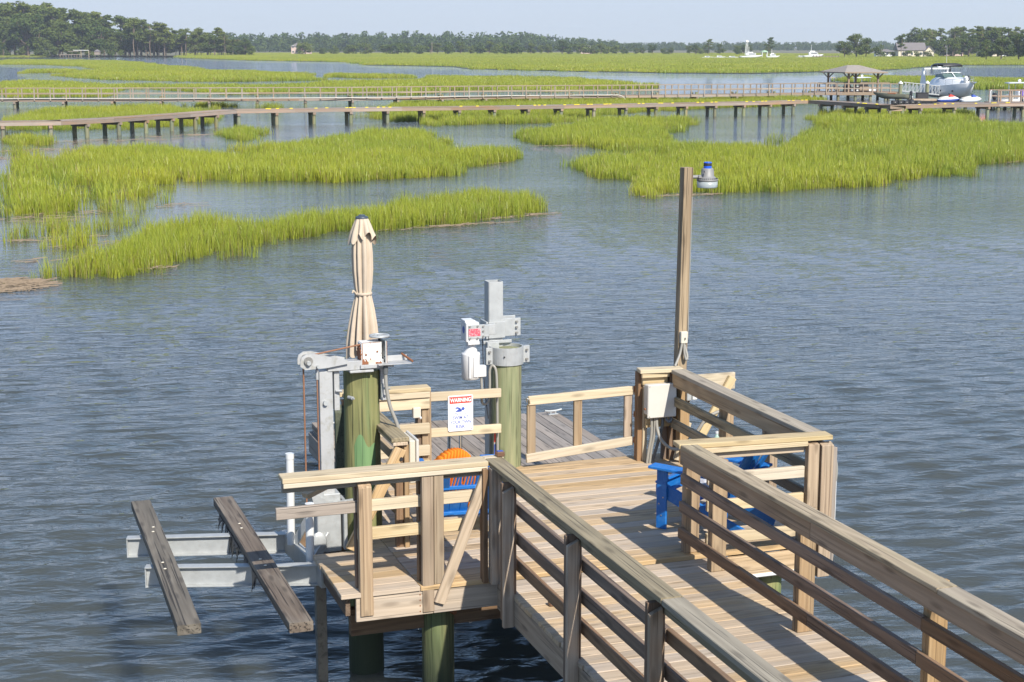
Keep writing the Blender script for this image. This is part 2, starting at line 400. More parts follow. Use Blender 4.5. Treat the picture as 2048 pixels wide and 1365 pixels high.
# fascia, stringers and joists
def fas(a, b, h=.2, z=-.14, mat='post', t=.038):
    return plank('fascia', (a[0], a[1], z), (b[0], b[1], z), t, h, M[mat], dock)
fas((3.645, 3.4), (3.645, 7.9), .2); fas((3.645, 7.905), (3.645, 10.96), .2)
fas((2.52, 11.02), (3.125, 11.02), .195, -.137, 'deck'); fas((3.127, 11.02), (3.664, 11.02), .195, -.137, 'deck')
fas((5.385, 3.4), (5.385, 10.93), .2); fas((5.40, 10.955), (6.42, 10.955), .2, -.14, 'deck')
fas((6.40, 10.98), (6.40, 13.96), .2); fas((2.9, 13.985), (6.42, 13.985), .2); fas((2.47, 11.06), (2.47, 12.06), .16, -.12, 'brown')
for xx in (2.9, 3.4, 4.5, 5.3, 5.9): plank('joist', (xx, 11.06, -.14), (xx, 13.95, -.14), .045, .19, M['brown'], dock)
for yy in (11.36, 13.4): plank('beam', (2.55, yy, -.36), (6.3, yy, -.36), .07, .22, M['brown'], dock)
for yy in (4.6, 6.9, 9.2): plank('joist', (3.68, yy, -.14), (5.34, yy, -.14), .045, .19, M['brown'], dock)
plank('trim_strip', (5.42, 10.93, -.215), (6.42, 10.93, -.215), .012, .03, M['pvc'], dock)
mb = MB()
for i in range(3):
    for k in range(4): mb.cyl((3.02 + .035 * i, 11.0 - .0, -.07 - .045 * k), (3.02 + .035 * i, 10.998, -.07 - .045 * k), .006, n=6)
tag(mb.build('nail', M['rust'], dock, Matrix()), kind='stuff')
# pilings
def pile(x, y, r, z1, mat, label, z0=-3.2, taper=1.0):
    t = thing('piling', label, 'piling', (x, y, 0), group=None)
    g = random.Random(int(x * 100)); ph = [g.uniform(0, 6.3) for _ in range(4)]
    n = 26; zs = [z0 + (z1 - z0) * i / n for i in range(n + 1)]
    prof = [(r * (1 + .02 * math.sin(z * 3 + ph[0])), z) for z in zs]; prof[-1] = (r * .985, z1)
    fr = lambda an, k: 1 + .018 * math.sin(3 * an + ph[1]) + .012 * math.sin(7 * an + k * .2 + ph[2]) + .008 * math.sin(23 * an)
    MB().lathe(prof, 40, None, fr).build('shaft', M[mat], t)
    return t
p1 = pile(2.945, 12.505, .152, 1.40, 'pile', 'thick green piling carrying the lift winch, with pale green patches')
patch = wood('green_patch', (.20, .30, .15), (.12, .21, .1), ring=.3, crack=.5, axis='z', stain=(.2, .28, .14), stain_amt=.4, vary=.02, knots=.1)
def pile_patch(t, cx, cy, r, az0, az1, z0, z1, mat, name='worn_patch'):
    V = []; F = []; n, m = 18, 8; g = random.Random(3)
    for i in range(n + 1):
        a = az0 + (az1 - az0) * i / n
        q_ = i / n * 6; top = z1 + .05 * math.sin(q_ * 1.3) - .10 * abs(q_ - 2.4) / 3; bot = z0 + .06 * math.sin(q_ + 1)
        for k in range(m + 1):
            z = bot + (top - bot) * k / m; V.append((cx + r * math.cos(a), cy + r * math.sin(a), z))
    for i in range(n):
        for k in range(m): F.append([i * (m + 1) + k, (i + 1) * (m + 1) + k, (i + 1) * (m + 1) + k + 1, i * (m + 1) + k + 1])
    me_obj(name, V, F, mat, Matrix(), t, True)
pile_patch(p1, 2.945, 12.505, .1575, R(232), R(300), .42, .86, patch)
MB().cyl((2.81, 12.40, 1.19), (2.835, 12.35, 1.19), .016, n=8).cyl((2.832, 12.352, 1.19), (2.842, 12.335, 1.19), .009, n=6).build('bolt', M['galv'], p1, Matrix())
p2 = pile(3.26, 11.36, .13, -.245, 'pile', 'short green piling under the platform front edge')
MB().cyl((3.35, 11.26, -.33), (3.36, 11.22, -.33), .022, n=10).build('bolt', M['rust'], p2, Matrix())
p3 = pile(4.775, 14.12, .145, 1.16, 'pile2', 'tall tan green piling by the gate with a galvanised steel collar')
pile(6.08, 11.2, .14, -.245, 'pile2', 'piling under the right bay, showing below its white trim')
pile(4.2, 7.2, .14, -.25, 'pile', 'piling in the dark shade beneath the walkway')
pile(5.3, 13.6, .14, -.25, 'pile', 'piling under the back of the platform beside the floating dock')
# railings -----------------------------------------------------------
def rail(p, name, a, b, z0, z1, mat, t=.038, warp=.0):
    zc = (z0 + z1) / 2; return plank(name, (a[0], a[1], zc), (b[0], b[1], zc), t, z1 - z0, M[mat], p, warp=warp)
def cap(p, a, b, w=.14, mat='grey', z=.921, warp=0): return plank('cap_board', (a[0], a[1], z), (b[0], b[1], z), w, .038, M[mat], p, warp=warp)
def post(p, x, y, z0, z1, wx=.09, wy=.09, mat='post', cut=0, name='post', up=(-1, 0, 0)):
    # local X runs up the post; z (thickness) towards 'up'
    if abs(up[0]) > .5: return plank(name, (x, y, z0), (x, y, z1), wy, wx, M[mat], p, up=up, cut=cut)
    return plank(name, (x, y, z0), (x, y, z1), wx, wy, M[mat], p, up=up, cut=cut)
# left walkway railing
rl = thing('railing', 'long walkway railing nearest the camera with a grey green cap board', 'railing', (3.64, 7.5, 0), group='dock railings')
cap(rl, (3.640, 11.145), (3.632, 7.79), mat='grey', warp=.003); cap(rl, (3.636, 7.785), (3.63, 3.2), mat='grey', warp=.003)
rail(rl, 'top_rail', (3.655, 11.0), (3.650, 3.2), .80, .90, 'grey')
for z0 in (.605, .375, .165):
    rail(rl, 'rail', (3.69, 10.95), (3.687, 7.94), z0, z0 + .089, 'brown', warp=.004); rail(rl, 'rail', (3.687, 7.935), (3.685, 3.2), z0, z0 + .089, 'brown', warp=.004)
for yy in (10.585, 9.255, 7.92, 6.58, 5.2):
    post(rl, 3.583, yy - .018, -.245, .845, .085, .038, 'post', cut=.035); post(rl, 3.600, yy + .0235, -.20, .87, .115, .04, 'brown', cut=0)
post(rl, 3.602, 10.925, -.02, .90, .085, .085, 'post'); post(rl, 3.53, 10.985, -.02, .89, .04, .085, 'brown')
# platform front railing
rf = thing('railing', 'pale platform front railing overhanging the boat lift with a diagonal brace', 'railing', (2.9, 11.05, 0), group='dock railings')
cap(rf, (1.985, 11.065), (3.565, 11.058), .17, 'fresh'); plank('cap_board', (3.565, 11.11, .921), (3.72, 11.11, .921), .075, .038, M['fresh'], rf)
rail(rf, 'edge_rail', (1.99, 10.995), (3.56, 10.992), .866, .901, 'fresh'); rail(rf, 'top_rail', (1.992, 11.06), (3.56, 11.06), .815, .898, 'grey')
rail(rf, 'rail', (1.945, 11.08), (2.63, 11.08), .607, .696, 'float'); rail(rf, 'rail', (2.632, 11.08), (3.58, 11.08), .607, .696, 'fresh')
rail(rf, 'rail', (2.56, 11.08), (3.58, 11.08), .386, .478, 'fresh')
plank('post', (2.602, 11.015, -.19), (2.602, 11.015, .868), .1, .062, M['post'], rf, up=(0, -1, 0), cut=.05); plank('post', (2.585, 11.13, -.02), (2.585, 11.13, .868), .075, .05, M['brown'], rf, up=(0, -1, 0))
plank('post', (3.085, 11.012, -.215), (3.085, 11.012, .888), .09, .05, M['post'], rf, up=(0, -1, 0), cut=.03); plank('post', (3.172, 11.03, .0), (3.172, 11.03, .895), .078, .085, M['post'], rf, up=(0, -1, 0)); plank('post', (3.065, 11.13, .0), (3.065, 11.13, .86), .05, .06, M['brown'], rf, up=(0, -1, 0))
plank('brace', (3.565, 10.985, .87), (3.165, 10.985, -.15), .085, .036, M['deck'], rf, up=(0, -1, 0)); plank('rail_block', (3.222, 11.18, .70), (3.222, 11.18, .82), .05, .05, M['post'], rf, up=(0, -1, 0))
plank('rail_block', (3.225, 11.18, -.0), (3.225, 11.18, .2), .05, .05, M['post'], rf, up=(0, -1, 0))
plank('rail_block', (2.22, 11.35, .69), (2.52, 11.5, .76), .08, .04, M['deck'], rf)
# right walkway railing
rr = thing('railing', 'long right walkway railing with three brown rails and a tan cap board', 'railing', (5.25, 7.5, 0), group='dock railings')
cap(rr, (5.228, 10.95), (5.228, 7.43), mat='captan', warp=.002); cap(rr, (5.23, 7.425), (5.23, 3.2), mat='captan', warp=.002)
rail(rr, 'top_rail', (5.205, 11.02), (5.205, 8.95), .765, .899, 'post'); rail(rr, 'top_rail', (5.205, 8.945), (5.206, 3.2), .765, .899, 'post')
for z0, y1, s1 in ((.585, 11.07, 7.66), (.352, 11.085, 7.7), (.128, 11.10, 9.0)):
    rail(rr, 'rail', (5.236, y1), (5.236, s1), z0, z0 + .089, 'brown', warp=.004); rail(rr, 'rail', (5.236, s1 - .005), (5.236, 3.2), z0, z0 + .089, 'brown', warp=.004)
for yy in (11.085, 10.60, 9.235, 7.66, 6.1, 4.6):
    post(rr, 5.322, yy - .02, .002, .9, .125, .04, 'post'); post(rr, 5.318, yy + .022, .002, .9, .115, .04, 'post')
# right bay front railing
rb = thing('railing', 'short pale railing closing the front of the right bay, doubled end posts', 'railing', (5.9, 10.9, 0), group='dock railings')
plank('cap_board', (5.155, 11.03, .923), (6.47, 10.912, .923), .155, .038, M['fresh'], rb); rail(rb, 'edge_rail', (5.32, 10.93), (6.25, 10.875), .862, .902, 'fresh'); rail(rb, 'top_rail', (5.32, 10.975), (6.25, 10.93), .80, .90, 'deck')
rail(rb, 'rail', (5.39, 10.935), (6.24, 10.9), .595, .69, 'fresh'); rail(rb, 'rail', (5.39, 10.935), (6.24, 10.9), .375, .465, 'fresh'); rail(rb, 'rail', (5.39, 10.935), (6.3, 10.9), .10, .19, 'fresh')
plank('post', (6.30, 10.875, -.2), (6.30, 10.875, .885), .1, .06, M['post'], rb, up=(0, -1, 0), cut=.01); plank('post', (6.425, 10.87, -.26), (6.425, 10.87, .878), .11, .06, M['post'], rb, up=(0, -1, 0), cut=.02)
plank('post', (6.37, 10.985, -.2), (6.37, 10.985, .90), .1, .09, M['brown'], rb, up=(0, -1, 0)); plank('post', (6.505, 10.93, -.22), (6.505, 10.93, .83), .038, .14, M['float'], rb, up=(0, -1, 0))
# right side railing
rs = thing('railing', 'grey right side railing running back from the doubled posts to the lamp post', 'railing', (6.4, 12.3, 0), group='dock railings')
cap(rs, (6.388, 10.985), (6.39, 13.66), .145, 'captan'); rail(rs, 'top_rail', (6.345, 11.03), (6.347, 13.66), .775, .90, 'post')
for z0 in (.575, .345): rail(rs, 'rail', (6.365, 11.03), (6.365, 13.72), z0, z0 + .092, 'grey', warp=.003)
for yy in (12.72, 11.87): post(rs, 6.45, yy, -.2, .88, .075, .16, 'post')
post(rs, 6.46, 13.68, -.2, .9, .1, .1, 'post'); rail(rs, 'outrigger', (6.5, 13.62), (6.985, 13.62), .715, .88, 'fresh'); rail(rs, 'outrigger', (6.42, 13.62), (6.98, 13.62), -.2, -.06, 'post')
plank('brace', (6.94, 13.575, .84), (6.47, 13.575, .02), .04, .085, M['fresh'], rs, up=(0, 0, 1)); plank('brace', (6.5, 13.66, .4), (6.4, 13.66, .02), .04, .085, M['fresh'], rs, up=(0, 0, 1))
# back corner railing with the electrical box
rc = thing('railing', 'short corner railing beside the gate, carrying the white electrical box', 'railing', (6.25, 13.85, 0), group='dock railings')
plank('cap_board', (6.03, 13.80, .921), (6.465, 13.745, .921), .14, .038, M['fresh'], rc); rail(rc, 'edge_rail', (6.045, 13.755), (6.33, 13.74), .855, .901, 'fresh'); rail(rc, 'top_rail', (6.07, 13.80), (6.33, 13.785), .775, .853, 'fresh')
post(rc, 6.062, 13.86, .0, .9, .05, .085, 'brown'); post(rc, 6.108, 13.84, .0, .89, .045, .085, 'fresh'); post(rc, 6.40, 13.80, .0, .9, .09, .09, 'brown'); post(rc, 6.33, 13.835, .0, .9, .05, .05, 'brown')
rail(rc, 'rail', (6.1, 13.77), (6.36, 13.765), .60, .69, 'fresh'); rail(rc, 'rail', (6.1, 13.77), (6.37, 13.765), .35, .44, 'fresh')
# back left railing and left side railing
rk = thing('railing', 'pale back left railing behind the thick green piling, capped', 'railing', (3.5, 13.75, 0), group='dock railings')
plank('cap_board', (3.02, 13.75, .921), (3.875, 13.72, .921), .155, .038, M['fresh'], rk); rail(rk, 'edge_rail', (3.10, 13.675), (3.865, 13.66), .845, .901, 'fresh'); rail(rk, 'top_rail', (3.10, 13.70), (3.865, 13.68), .735, .84, 'fresh')
post(rk, 3.842, 13.735, .0, .9, .09, .09, 'post'); post(rk, 3.775, 13.75, .0, .9, .04, .08, 'brown')
for z0 in (.50, .29, .145): rail(rk, 'rail', (3.15, 13.68), (3.86, 13.665), z0, z0 + .1, 'fresh')
plank('post', (3.0, 13.62, -.3), (3.0, 13.62, .84), .09, .05, M['wetpile'], rk, up=(0, -1, 0), cut=.06); plank('post', (3.075, 13.66, -.3), (3.075, 13.66, .88), .09, .05, M['brown'], rk, up=(0, -1, 0))
rd = thing('railing', 'left side railing behind the thick green piling, brown outward brace below', 'railing', (3.12, 12.6, 0), group='dock railings')
cap(rd, (3.118, 11.90), (3.118, 13.67), .15, 'grey'); rail(rd, 'edge_rail', (3.118, 11.9), (3.118, 13.66), .872, .901, 'deck', t=.125); rail(rd, 'top_rail', (3.165, 11.95), (3.165, 13.66), .79, .871, 'grey')
plank('brace', (3.125, 11.93, .845), (2.70, 11.93, .03), .1, .038, M['deck'], rd, up=(0, -1, 0)); MB().cyl((3.125, 11.908, .76), (3.125, 11.90, .76), .016, n=10).build('bolt', M['black'], rd, Matrix())
post(rd, 3.175, 11.97, .0, .87, .04, .085, 'post'); post(rd, 3.12, 11.985, -.2, .87, .06, .06, 'brown'); post(rd, 3.118, 13.1, -.2, .87, .09, .09, 'post')
for z0 in (.6, .37, .15): rail(rd, 'rail', (3.205, 11.93), (3.205, 13.6), z0, z0 + .089, 'deck')
plank('joist', (3.1, 11.95, -.09), (2.55, 11.95, -.09), .04, .14, M['brown'], rd)
# gate sections at the back
gl = thing('gate', 'pale removable rail gate carrying the swim warning sign', 'gate', (4.25, 13.88, 0), group='back gates')
plank('rail', (3.865, 13.885, .795), (4.635, 13.885, .785), .038, .085, M['fresh'], gl); plank('rail', (3.865, 13.885, .445), (4.635, 13.885, .435), .038, .085, M['fresh'], gl)
gr = thing('gate', 'hinged pale gate of two rails and three uprights right of the collared piling', 'gate', (5.5, 13.92, 0), group='back gates')
plank('rail', (4.93, 13.93, .672), (6.045, 13.93, .70), .034, .088, M['fresh'], gr); plank('rail', (4.91, 13.93, .098), (6.03, 13.93, .187), .034, .088, M['fresh'], gr)
for xx, z0, z1 in ((4.965, .14, .63), (5.45, .18, .645), (5.985, .225, .66)): plank('upright', (xx, 13.945, z0), (xx, 13.945, z1), .085, .034, M['post'], gr, up=(0, -1, 0))
for z in (.72, .46, .2): MB().box((6.055, 13.905, z), (.05, .012, .06), .002).cyl((6.06, 13.9, z - .035), (6.06, 13.9, z + .035), .009, n=6).build('hinge', M['rust'], gr, Matrix())
MB().tube([(4.915, 13.93, .66), (4.905, 13.91, .7), (4.925, 13.9, .69), (4.94, 13.91, .65)], .006).build('latch', M['screw'], gr, Matrix())
# floating dock beyond the gate
fd = thing('floating_dock', 'low grey floating dock beyond the gate, boards running away', 'floating dock', (5.6, 17, -.8))
x = 3.95
while x < 7.2:
    plank('deck_board', (x, 14.45, -.819 + J(.002)), (x, 19.3 + J(.01), -.819 + J(.002)), .139, .038, M['float'], fd); x += .1455
xr = x - .075
for a, b in (((3.86, 14.45), (3.86, 19.3)), ((xr, 14.45), (xr, 19.3))): plank('side_board', (a[0], a[1], -.95), (b[0], b[1], -.95), .038, .26, M['float'], fd)
for yy in (14.43, 19.32): plank('side_board', (3.86, yy, -.95), (xr, yy, -.95), .038, .26, M['float'], fd)
for xx in (4.4, 6.6): MB().box((xx, 16.9, -1.13), (.8, 4.5, .3), .03).build('float_tank', M['black'], fd, Matrix())
plank('bull_rail', (3.92, 18.2, -.73), (3.92, 19.25, -.73), .09, .09, M['float'], fd)
def cleat(x, y, z, rz, label, mat='galv'):
    t = thing('dock_cleat', label, 'cleat', (x, y, z), rz, 'dock cleats')
    MB().box((0, 0, .006), (.14, .05, .012)).build('base', M[mat], t)
    MB().cyl((-.035, 0, .01), (-.035, 0, .05), .011, n=8).cyl((.035, 0, .01), (.035, 0, .05), .011, n=8).tube([(-.125, 0, .062), (-.05, 0, .052), (.05, 0, .052), (.125, 0, .062)], .013).build('horn', M[mat], t)
cleat(7.12, 19.12, -.80, .1, 'grey cleat at the far right corner of the floating dock'); cleat(4.0, 18.9, -.685, .2, 'white cleat on the left rail of the floating dock')
# ------------------------------------------------------------------ boat lift on the left
I4 = Matrix()
lift = thing('boat_lift', 'galvanised boat lift with two weathered bunk boards hanging over the water', 'boat lift', (2.55, 12.4, 0))
MB().bar((2.605, 12.36, -.1), (2.605, 12.36, 1.44), .11, .1, up=(0, -1, 0)).build('column', M['alum'], lift, I4)
MB().bar((2.515, 12.30, -2.2), (2.515, 12.30, -.12), .085, .085, up=(0, -1, 0)).build('guide_track', M['wetmetal'], lift, I4)
MB().bar((2.62, 12.35, 1.475), (3.09, 12.35, 1.475), .1, .075).box((2.9, 12.35, 1.425), (.2, .14, .02)).box((3.11, 12.45, 1.32), (.05, .09, .36)).build('top_arm', M['alum'], lift, I4)
m = MB()
for yy in (12.27, 12.39):
    m.poly([(2.39, yy, 1.54), (2.40, yy, 1.575), (2.44, yy, 1.60), (2.50, yy, 1.60), (2.78, yy, 1.53), (2.785, yy, 1.50), (2.6, yy, 1.475), (2.43, yy, 1.47), (2.39, yy, 1.50)], (0, .012, 0))
m.build('pulley_plate', M['alum'], lift, I4)
MB().cyl((2.455, 12.25, 1.545), (2.455, 12.42, 1.545), .035, n=16).build('pulley', M['screw'], lift, I4)
MB().cyl((2.455, 12.235, 1.53), (2.455, 12.262, 1.53), .018, n=8).cyl((2.53, 12.235, 1.495), (2.53, 12.262, 1.495), .012, n=8).cyl((2.595, 12.28, 1.18), (2.595, 12.31, 1.18), .02, n=10).build('bolt', M['galv'], lift, I4)
MB().bar((2.70, 12.37, 1.1), (2.70, 12.37, 1.43), .045, .07, up=(0, -1, 0)).cyl((2.69, 12.32, 1.27), (2.735, 12.3, 1.27), .012, n=8).build('side_angle', M['alum'], lift, I4)
MB().cyl((2.425, 12.33, -.2), (2.425, 12.33, 1.52), .0075, n=6).build('cable', M['rope'], lift, I4); MB().cyl((2.53, 12.30, -.1), (2.53, 12.30, 1.47), .0065, n=6).build('cable', M['rope'], lift, I4)
MB().cyl((2.53, 12.30, 1.38), (2.53, 12.30, 1.46), .013, n=8).build('swage_fitting', M['alum'], lift, I4)
MB().tube([(2.47, 12.33, 1.575), (2.7, 12.33, 1.61), (2.92, 12.33, 1.645)], .007).build('winch_cable', M['rope'], lift, I4)
# carriage
m = MB().box((2.60, 12.36, .16), (.2, .16, .5), .006).box((2.73, 12.34, .14), (.03, .2, .42), .004).poly([(2.45, 12.25, .42), (2.47, 12.25, .34), (2.6, 12.25, .30), (2.8, 12.25, .34), (2.8, 12.25, .36), (2.6, 12.25, .345), (2.5, 12.25, .42)], (0, .02, 0)).poly([(2.45, 12.26, .42), (2.45, 12.26, .52), (2.55, 12.26, .52), (2.56, 12.26, .38)], (0, .015, 0))
m.build('carriage', M['galv'], lift, I4)
MB().ball((2.50, 12.24, .02), (.07, .02, .09)).build('sheave_guard', M['galv'], lift, I4)
m = MB(); m.bar((2.34, 12.98, -.16), (2.46, 11.85, -.16), .06, .16).bar((2.44, 12.2, -.12), (2.6, 12.3, .06), .04, .08).bar((2.36, 12.6, -.1), (2.5, 12.36, .3), .02, .07).bar((2.42, 12.2, -.16), (2.6, 12.3, -.16), .08, .12)
m.build('side_frame', M['galv'], lift, I4)
for (x0, y0, x1, y1) in ((1.035, 13.18, 2.35, 12.86), (1.105, 12.36, 2.44, 11.96)):
    m = MB(); a = Vector((x0, y0, 0)); b = Vector((x1, y1, 0)); d = (b - a).normalized(); n = Vector((d.y, -d.x, 0))
    for z, w, t in ((-.075, .085, .01), (-.155, .009, .15), (-.235, .085, .01)): m.bar(a + Vector((0, 0, z)), b + Vector((0, 0, z)), w, t, bev=.001)
    m.box((x0 + .004, y0, -.155), (.01, .07, .15), .001, (0, 0, math.atan2(d.y, d.x)))
    m.build('cradle_beam', M['galv'], lift, I4)
for (x0, y0, x1, y1, w) in ((1.236, 13.98, 1.246, 10.74, .168), (1.953, 13.87, 2.012, 10.52, .172)):
    bk = plank('bunk_board', (x0, y0, -.03), (x1, y1, -.03), w, .075, M['bunk' if x0 < 1.5 else 'bunk2'], lift, warp=.004)
    m = MB()
    for f in (.26, .30, .56, .61): m.ball((x0 + (x1 - x0) * f + random.uniform(-.02, .02), y0 + (y1 - y0) * f, .011), (.014, .012, .005), 8, 4)
    m.build('screw_head', M['beige'], bk, I4)
m = MB(); g = random.Random(4)
for k in range(26):                                    # torn carpet under the inner bunk
    f = g.uniform(.1, .62); yy = 13.87 - 3.35 * f; xx = 1.953 + .059 * f - .086; L = g.uniform(.04, .2)
    m.poly([(xx - .004, yy, -.05), (xx - .004, yy - g.uniform(.04, .16), -.05), (xx - g.uniform(.0, .03), yy - g.uniform(.0, .1), -.05 - L)], (.004, 0, 0))
tag(m.build('torn_carpet', M['black'], lift, I4, 'torn black carpet scraps hanging from the bunk board'), kind='stuff')
MB().cyl((2.337, 12.6, -.09), (2.345, 12.6, .68), .034, n=14).cyl((2.345, 12.6, .655), (2.345, 12.6, .70), .038, n=14).build('guide_post', M['pvc'], lift, I4)
MB().cyl((2.395, 12.1, -.12), (2.402, 12.1, .385), .034, n=14).cyl((2.402, 12.1, .37), (2.402, 12.1, .403), .038, n=14).build('guide_post', M['pvc'], lift, I4)
# winch on top of the thick piling
wi = thing('winch', 'rusty white winch box with a flat hand wheel on the thick piling', 'winch', (2.99, 12.35, 1.52))
m = MB(); m.box((2.99, 12.30, 1.565), (.165, .008, .175), .002).box((2.99, 12.36, 1.655), (.165, .13, .008), .002).box((2.905, 12.36, 1.565), (.008, .13, .175), .002).box((3.112, 12.37, 1.565), (.008, .13, .19), .002).box((3.07, 12.43, 1.565), (.09, .006, .19), .002)
m.build('housing', M['rustwhite'], wi, I4)
m = MB(); g = random.Random(8)
pts = [(2.908 + .164 * k / 14, 12.2955, 1.480 + (.012 + .028 * g.random()) * (1.3 if k < 9 else .6)) for k in range(15)]
m.poly([(2.908, 12.2955, 1.479)] + pts + [(3.072, 12.2955, 1.479)], (0, -.0012, 0)); m.box((2.9095, 12.2955, 1.565), (.007, .003, .176), .0005).box((3.118, 12.31, 1.565), (.004, .02, .19), .0005).box((2.985, 12.2955, 1.6585), (.16, .003, .004), .0005)
m.build('rust_stain', M['rust'], wi, I4)
m = MB()
for k in range(14):
    a = k * 2 * math.pi / 14; m.box((2.898, 12.36 + .062 * math.cos(a), 1.565 + .062 * math.sin(a)), (.012, .016, .016), .002, (a, 0, 0))
m.cyl((2.893, 12.36, 1.565), (2.903, 12.36, 1.565), .058, n=18).build('gear_wheel', M['rust'], wi, I4)
m = MB(); m.box((3.03, 12.29, 1.462), (.28, .02, .03), .002).box((3.17, 12.31, 1.477), (.28, .16, .006), .002).box((3.17, 12.39, 1.50), (.28, .008, .045), .002)
m.build('tray', M['alum'], wi, I4); MB().cyl((3.27, 12.40, 1.53), (3.322, 12.25, 1.49), .009, n=8).build('tray_bolt', M['rust'], wi, I4)
w0 = Matrix.Translation((3.07, 12.36, 1.70)); m = MB()
m.lathe([(.066, -.008), (.083, -.008), (.085, 0), (.083, .008), (.066, .008), (.064, 0), (.066, -.008)], 28, w0)
for k in range(3): a = k * math.pi / 3; m.bar(w0 @ Vector((-.07 * math.cos(a), -.07 * math.sin(a), 0)), w0 @ Vector((.07 * math.cos(a), .07 * math.sin(a), 0)), .016, .008)
m.cyl(w0 @ Vector((0, 0, -.012)), w0 @ Vector((0, 0, .012)), .02, n=12); m.build('hand_wheel', M['galv'], wi, I4); MB().cyl((3.07, 12.36, 1.64), (3.07, 12.36, 1.70), .012, n=8).build('wheel_shaft', M['black'], wi, I4)
for xx, zz in ((2.94, 1.56), (3.035, 1.582)): MB().cyl((xx, 12.297, zz), (xx, 12.288, zz), .008, n=8).build('bolt', M['rust'], wi, I4)
m = MB()
for k in range(4): m.tube([(3.07, 12.36, 1.5), (3.085 + .01 * k, 12.34, 1.53), (3.10, 12.33, 1.51), (3.08, 12.32, 1.49 + .008 * k), (3.06, 12.34, 1.5)], .003)
m.build('wire_loop', M['dconduit'], wi, I4)
MB().box((2.99, 12.2985 - .004, 1.49), (.06, .001, .05), .0002).build('label_plate', M['beige'], wi, I4)
cd1 = thing('conduit', 'grey flexible conduit dropping from the winch past the thick piling', 'conduit', (3.13, 12.3, 1.45))
MB().cyl((3.10, 12.29, 1.39), (3.10, 12.29, 1.46), .023, n=12).build('fitting', M['dconduit'], cd1, I4)
MB().tube([(3.10, 12.29, 1.42), (3.105, 12.285, 1.28), (3.13, 12.27, 1.12), (3.18, 12.26, .98), (3.21, 12.25, .86), (3.225, 12.24, .74), (3.235, 12.2, .60)], .0155).build('hose', M['conduit'], cd1, I4)
MB().box((3.085, 12.345, 1.24), (.02, .02, .12), .003).cyl((3.09, 12.33, 1.26), (3.14, 12.3, 1.262), .01, n=8).build('strap', M['galv'], cd1, I4)
jb = thing('junction_box', 'tall beige box on the inner side of the left side railing', 'box', (3.3, 12.3, .6))
MB().box((3.245, 12.15, .70), (.05, .3, .36), .006).build('body', M['beige'], jb, I4); MB().box((3.284, 12.15, .70), (.026, .33, .38), .006).build('lid', M['boxwhite'], jb, I4)
ob = thing('outlet_box', 'small beige outlet box under the back left railing', 'box', (3.75, 13.7, .7))
MB().box((3.735, 13.66, .71), (.075, .06, .1), .006).build('cover', M['beige'], ob, I4); MB().cyl((3.765, 13.63, .67), (3.765, 13.615, .655), .01, n=8).build('plug', M['pvc'], ob, I4)
ld = thing('ladder', 'chrome swim ladder handrail rising beside the back left railing', 'ladder', (4.1, 14.4, -.8))
for dx in (0, .35): MB().tube([(4.05 + dx, 14.45, -.8), (4.05 + dx, 14.45, .45), (4.045 + dx, 14.5, .60), (4.04 + dx, 14.62, .62), (4.035 + dx, 14.74, .5), (4.03 + dx, 14.78, .1), (4.03 + dx, 14.8, -.8)], .017, 10).build('handrail', M['chrome'], ld, I4)
# ------------------------------------------------------------------ gate piling hardware
cl = thing('steel_collar', 'galvanised collar with bolted flanges around the gate piling top', 'collar', (4.775, 14.12, 1.1))
m = MB(); c = (4.775, 14.12)
for z0, z1 in ((1.02, 1.19),):
    V = []; F = []; n = 40
    for i in range(n):
        a = 2 * math.pi * i / n
        for r, z in ((.163, z0), (.163, z1), (.149, z1), (.149, z0)): V.append((c[0] + r * math.cos(a), c[1] + r * math.sin(a), z))
    for i in range(n):
        j = (i + 1) % n
        for k in range(4): F.append([i * 4 + k, j * 4 + k, j * 4 + (k + 1) % 4, i * 4 + (k + 1) % 4])
    m.add(V, F, False)
m.box((4.775 - .185, 14.09, 1.105), (.075, .02, .165), .003).box((4.775 + .185, 14.09, 1.105), (.075, .02, .165), .003)
m.build('band', M['galv'], cl, I4)
for sx in (-1, 1):
    for z in (1.06, 1.15): MB().cyl((4.775 + sx * .19, 14.08, z), (4.775 + sx * .19, 14.055, z), .012, n=8).build('bolt', M['screw'], cl, I4)
MB().cyl((4.70, 13.972, 1.11), (4.70, 13.962, 1.11), .008, n=8).build('hole', M['black'], cl, I4)
tb = thing('steel_tube', 'square galvanised tube standing up behind the gate piling, open top', 'tube', (4.71, 14.33, 0))
m = MB(); tx, ty, hw = 4.712, 14.33, .07
for dx, dy, sx, sy in ((0, -hw, .14, .008), (0, hw, .14, .008), (-hw, 0, .008, .132), (hw, 0, .008, .132)): m.box((tx + dx, ty + dy, .2), (sx, sy, 3.2), .001)
m.build('tube_walls', M['galv'], tb, I4)
m = MB().box((tx + .0, ty - .09, 1.33), (.17, .02, .16), .003).box((tx - .1, ty, 1.33), (.02, .2, .17), .003).box((tx + .16, ty - .06, 1.345), (.19, .02, .175), .003).box((tx + .16, ty + .1, 1.345), (.19, .02, .175), .003).box((tx, ty - .1, 1.215), (.3, .02, .03), .003).box((tx - .06, ty - .12, 1.13), (.12, .1, .19), .003)
m.build('clamp_bracket', M['galv'], tb, I4)
for dx, z in ((.21, 1.40), (.21, 1.345), (.21, 1.29), (-.09, 1.16)): MB().cyl((tx + dx, ty - .07, z), (tx + dx, ty - .095, z), .012, n=8).build('bolt', M['screw'], tb, I4)
gm = thing('lift_motor', 'white gearbox and motor hanging left of the square steel tube, red label', 'motor', (4.36, 14.0, .9))
gy = 13.98
m = MB().box((4.36, gy, 1.385), (.13, .17, .19), .008).box((4.345, gy + .02, 1.485), (.1, .14, .02), .004).box((4.37, gy - .06, 1.28), (.115, .06, .03), .004)
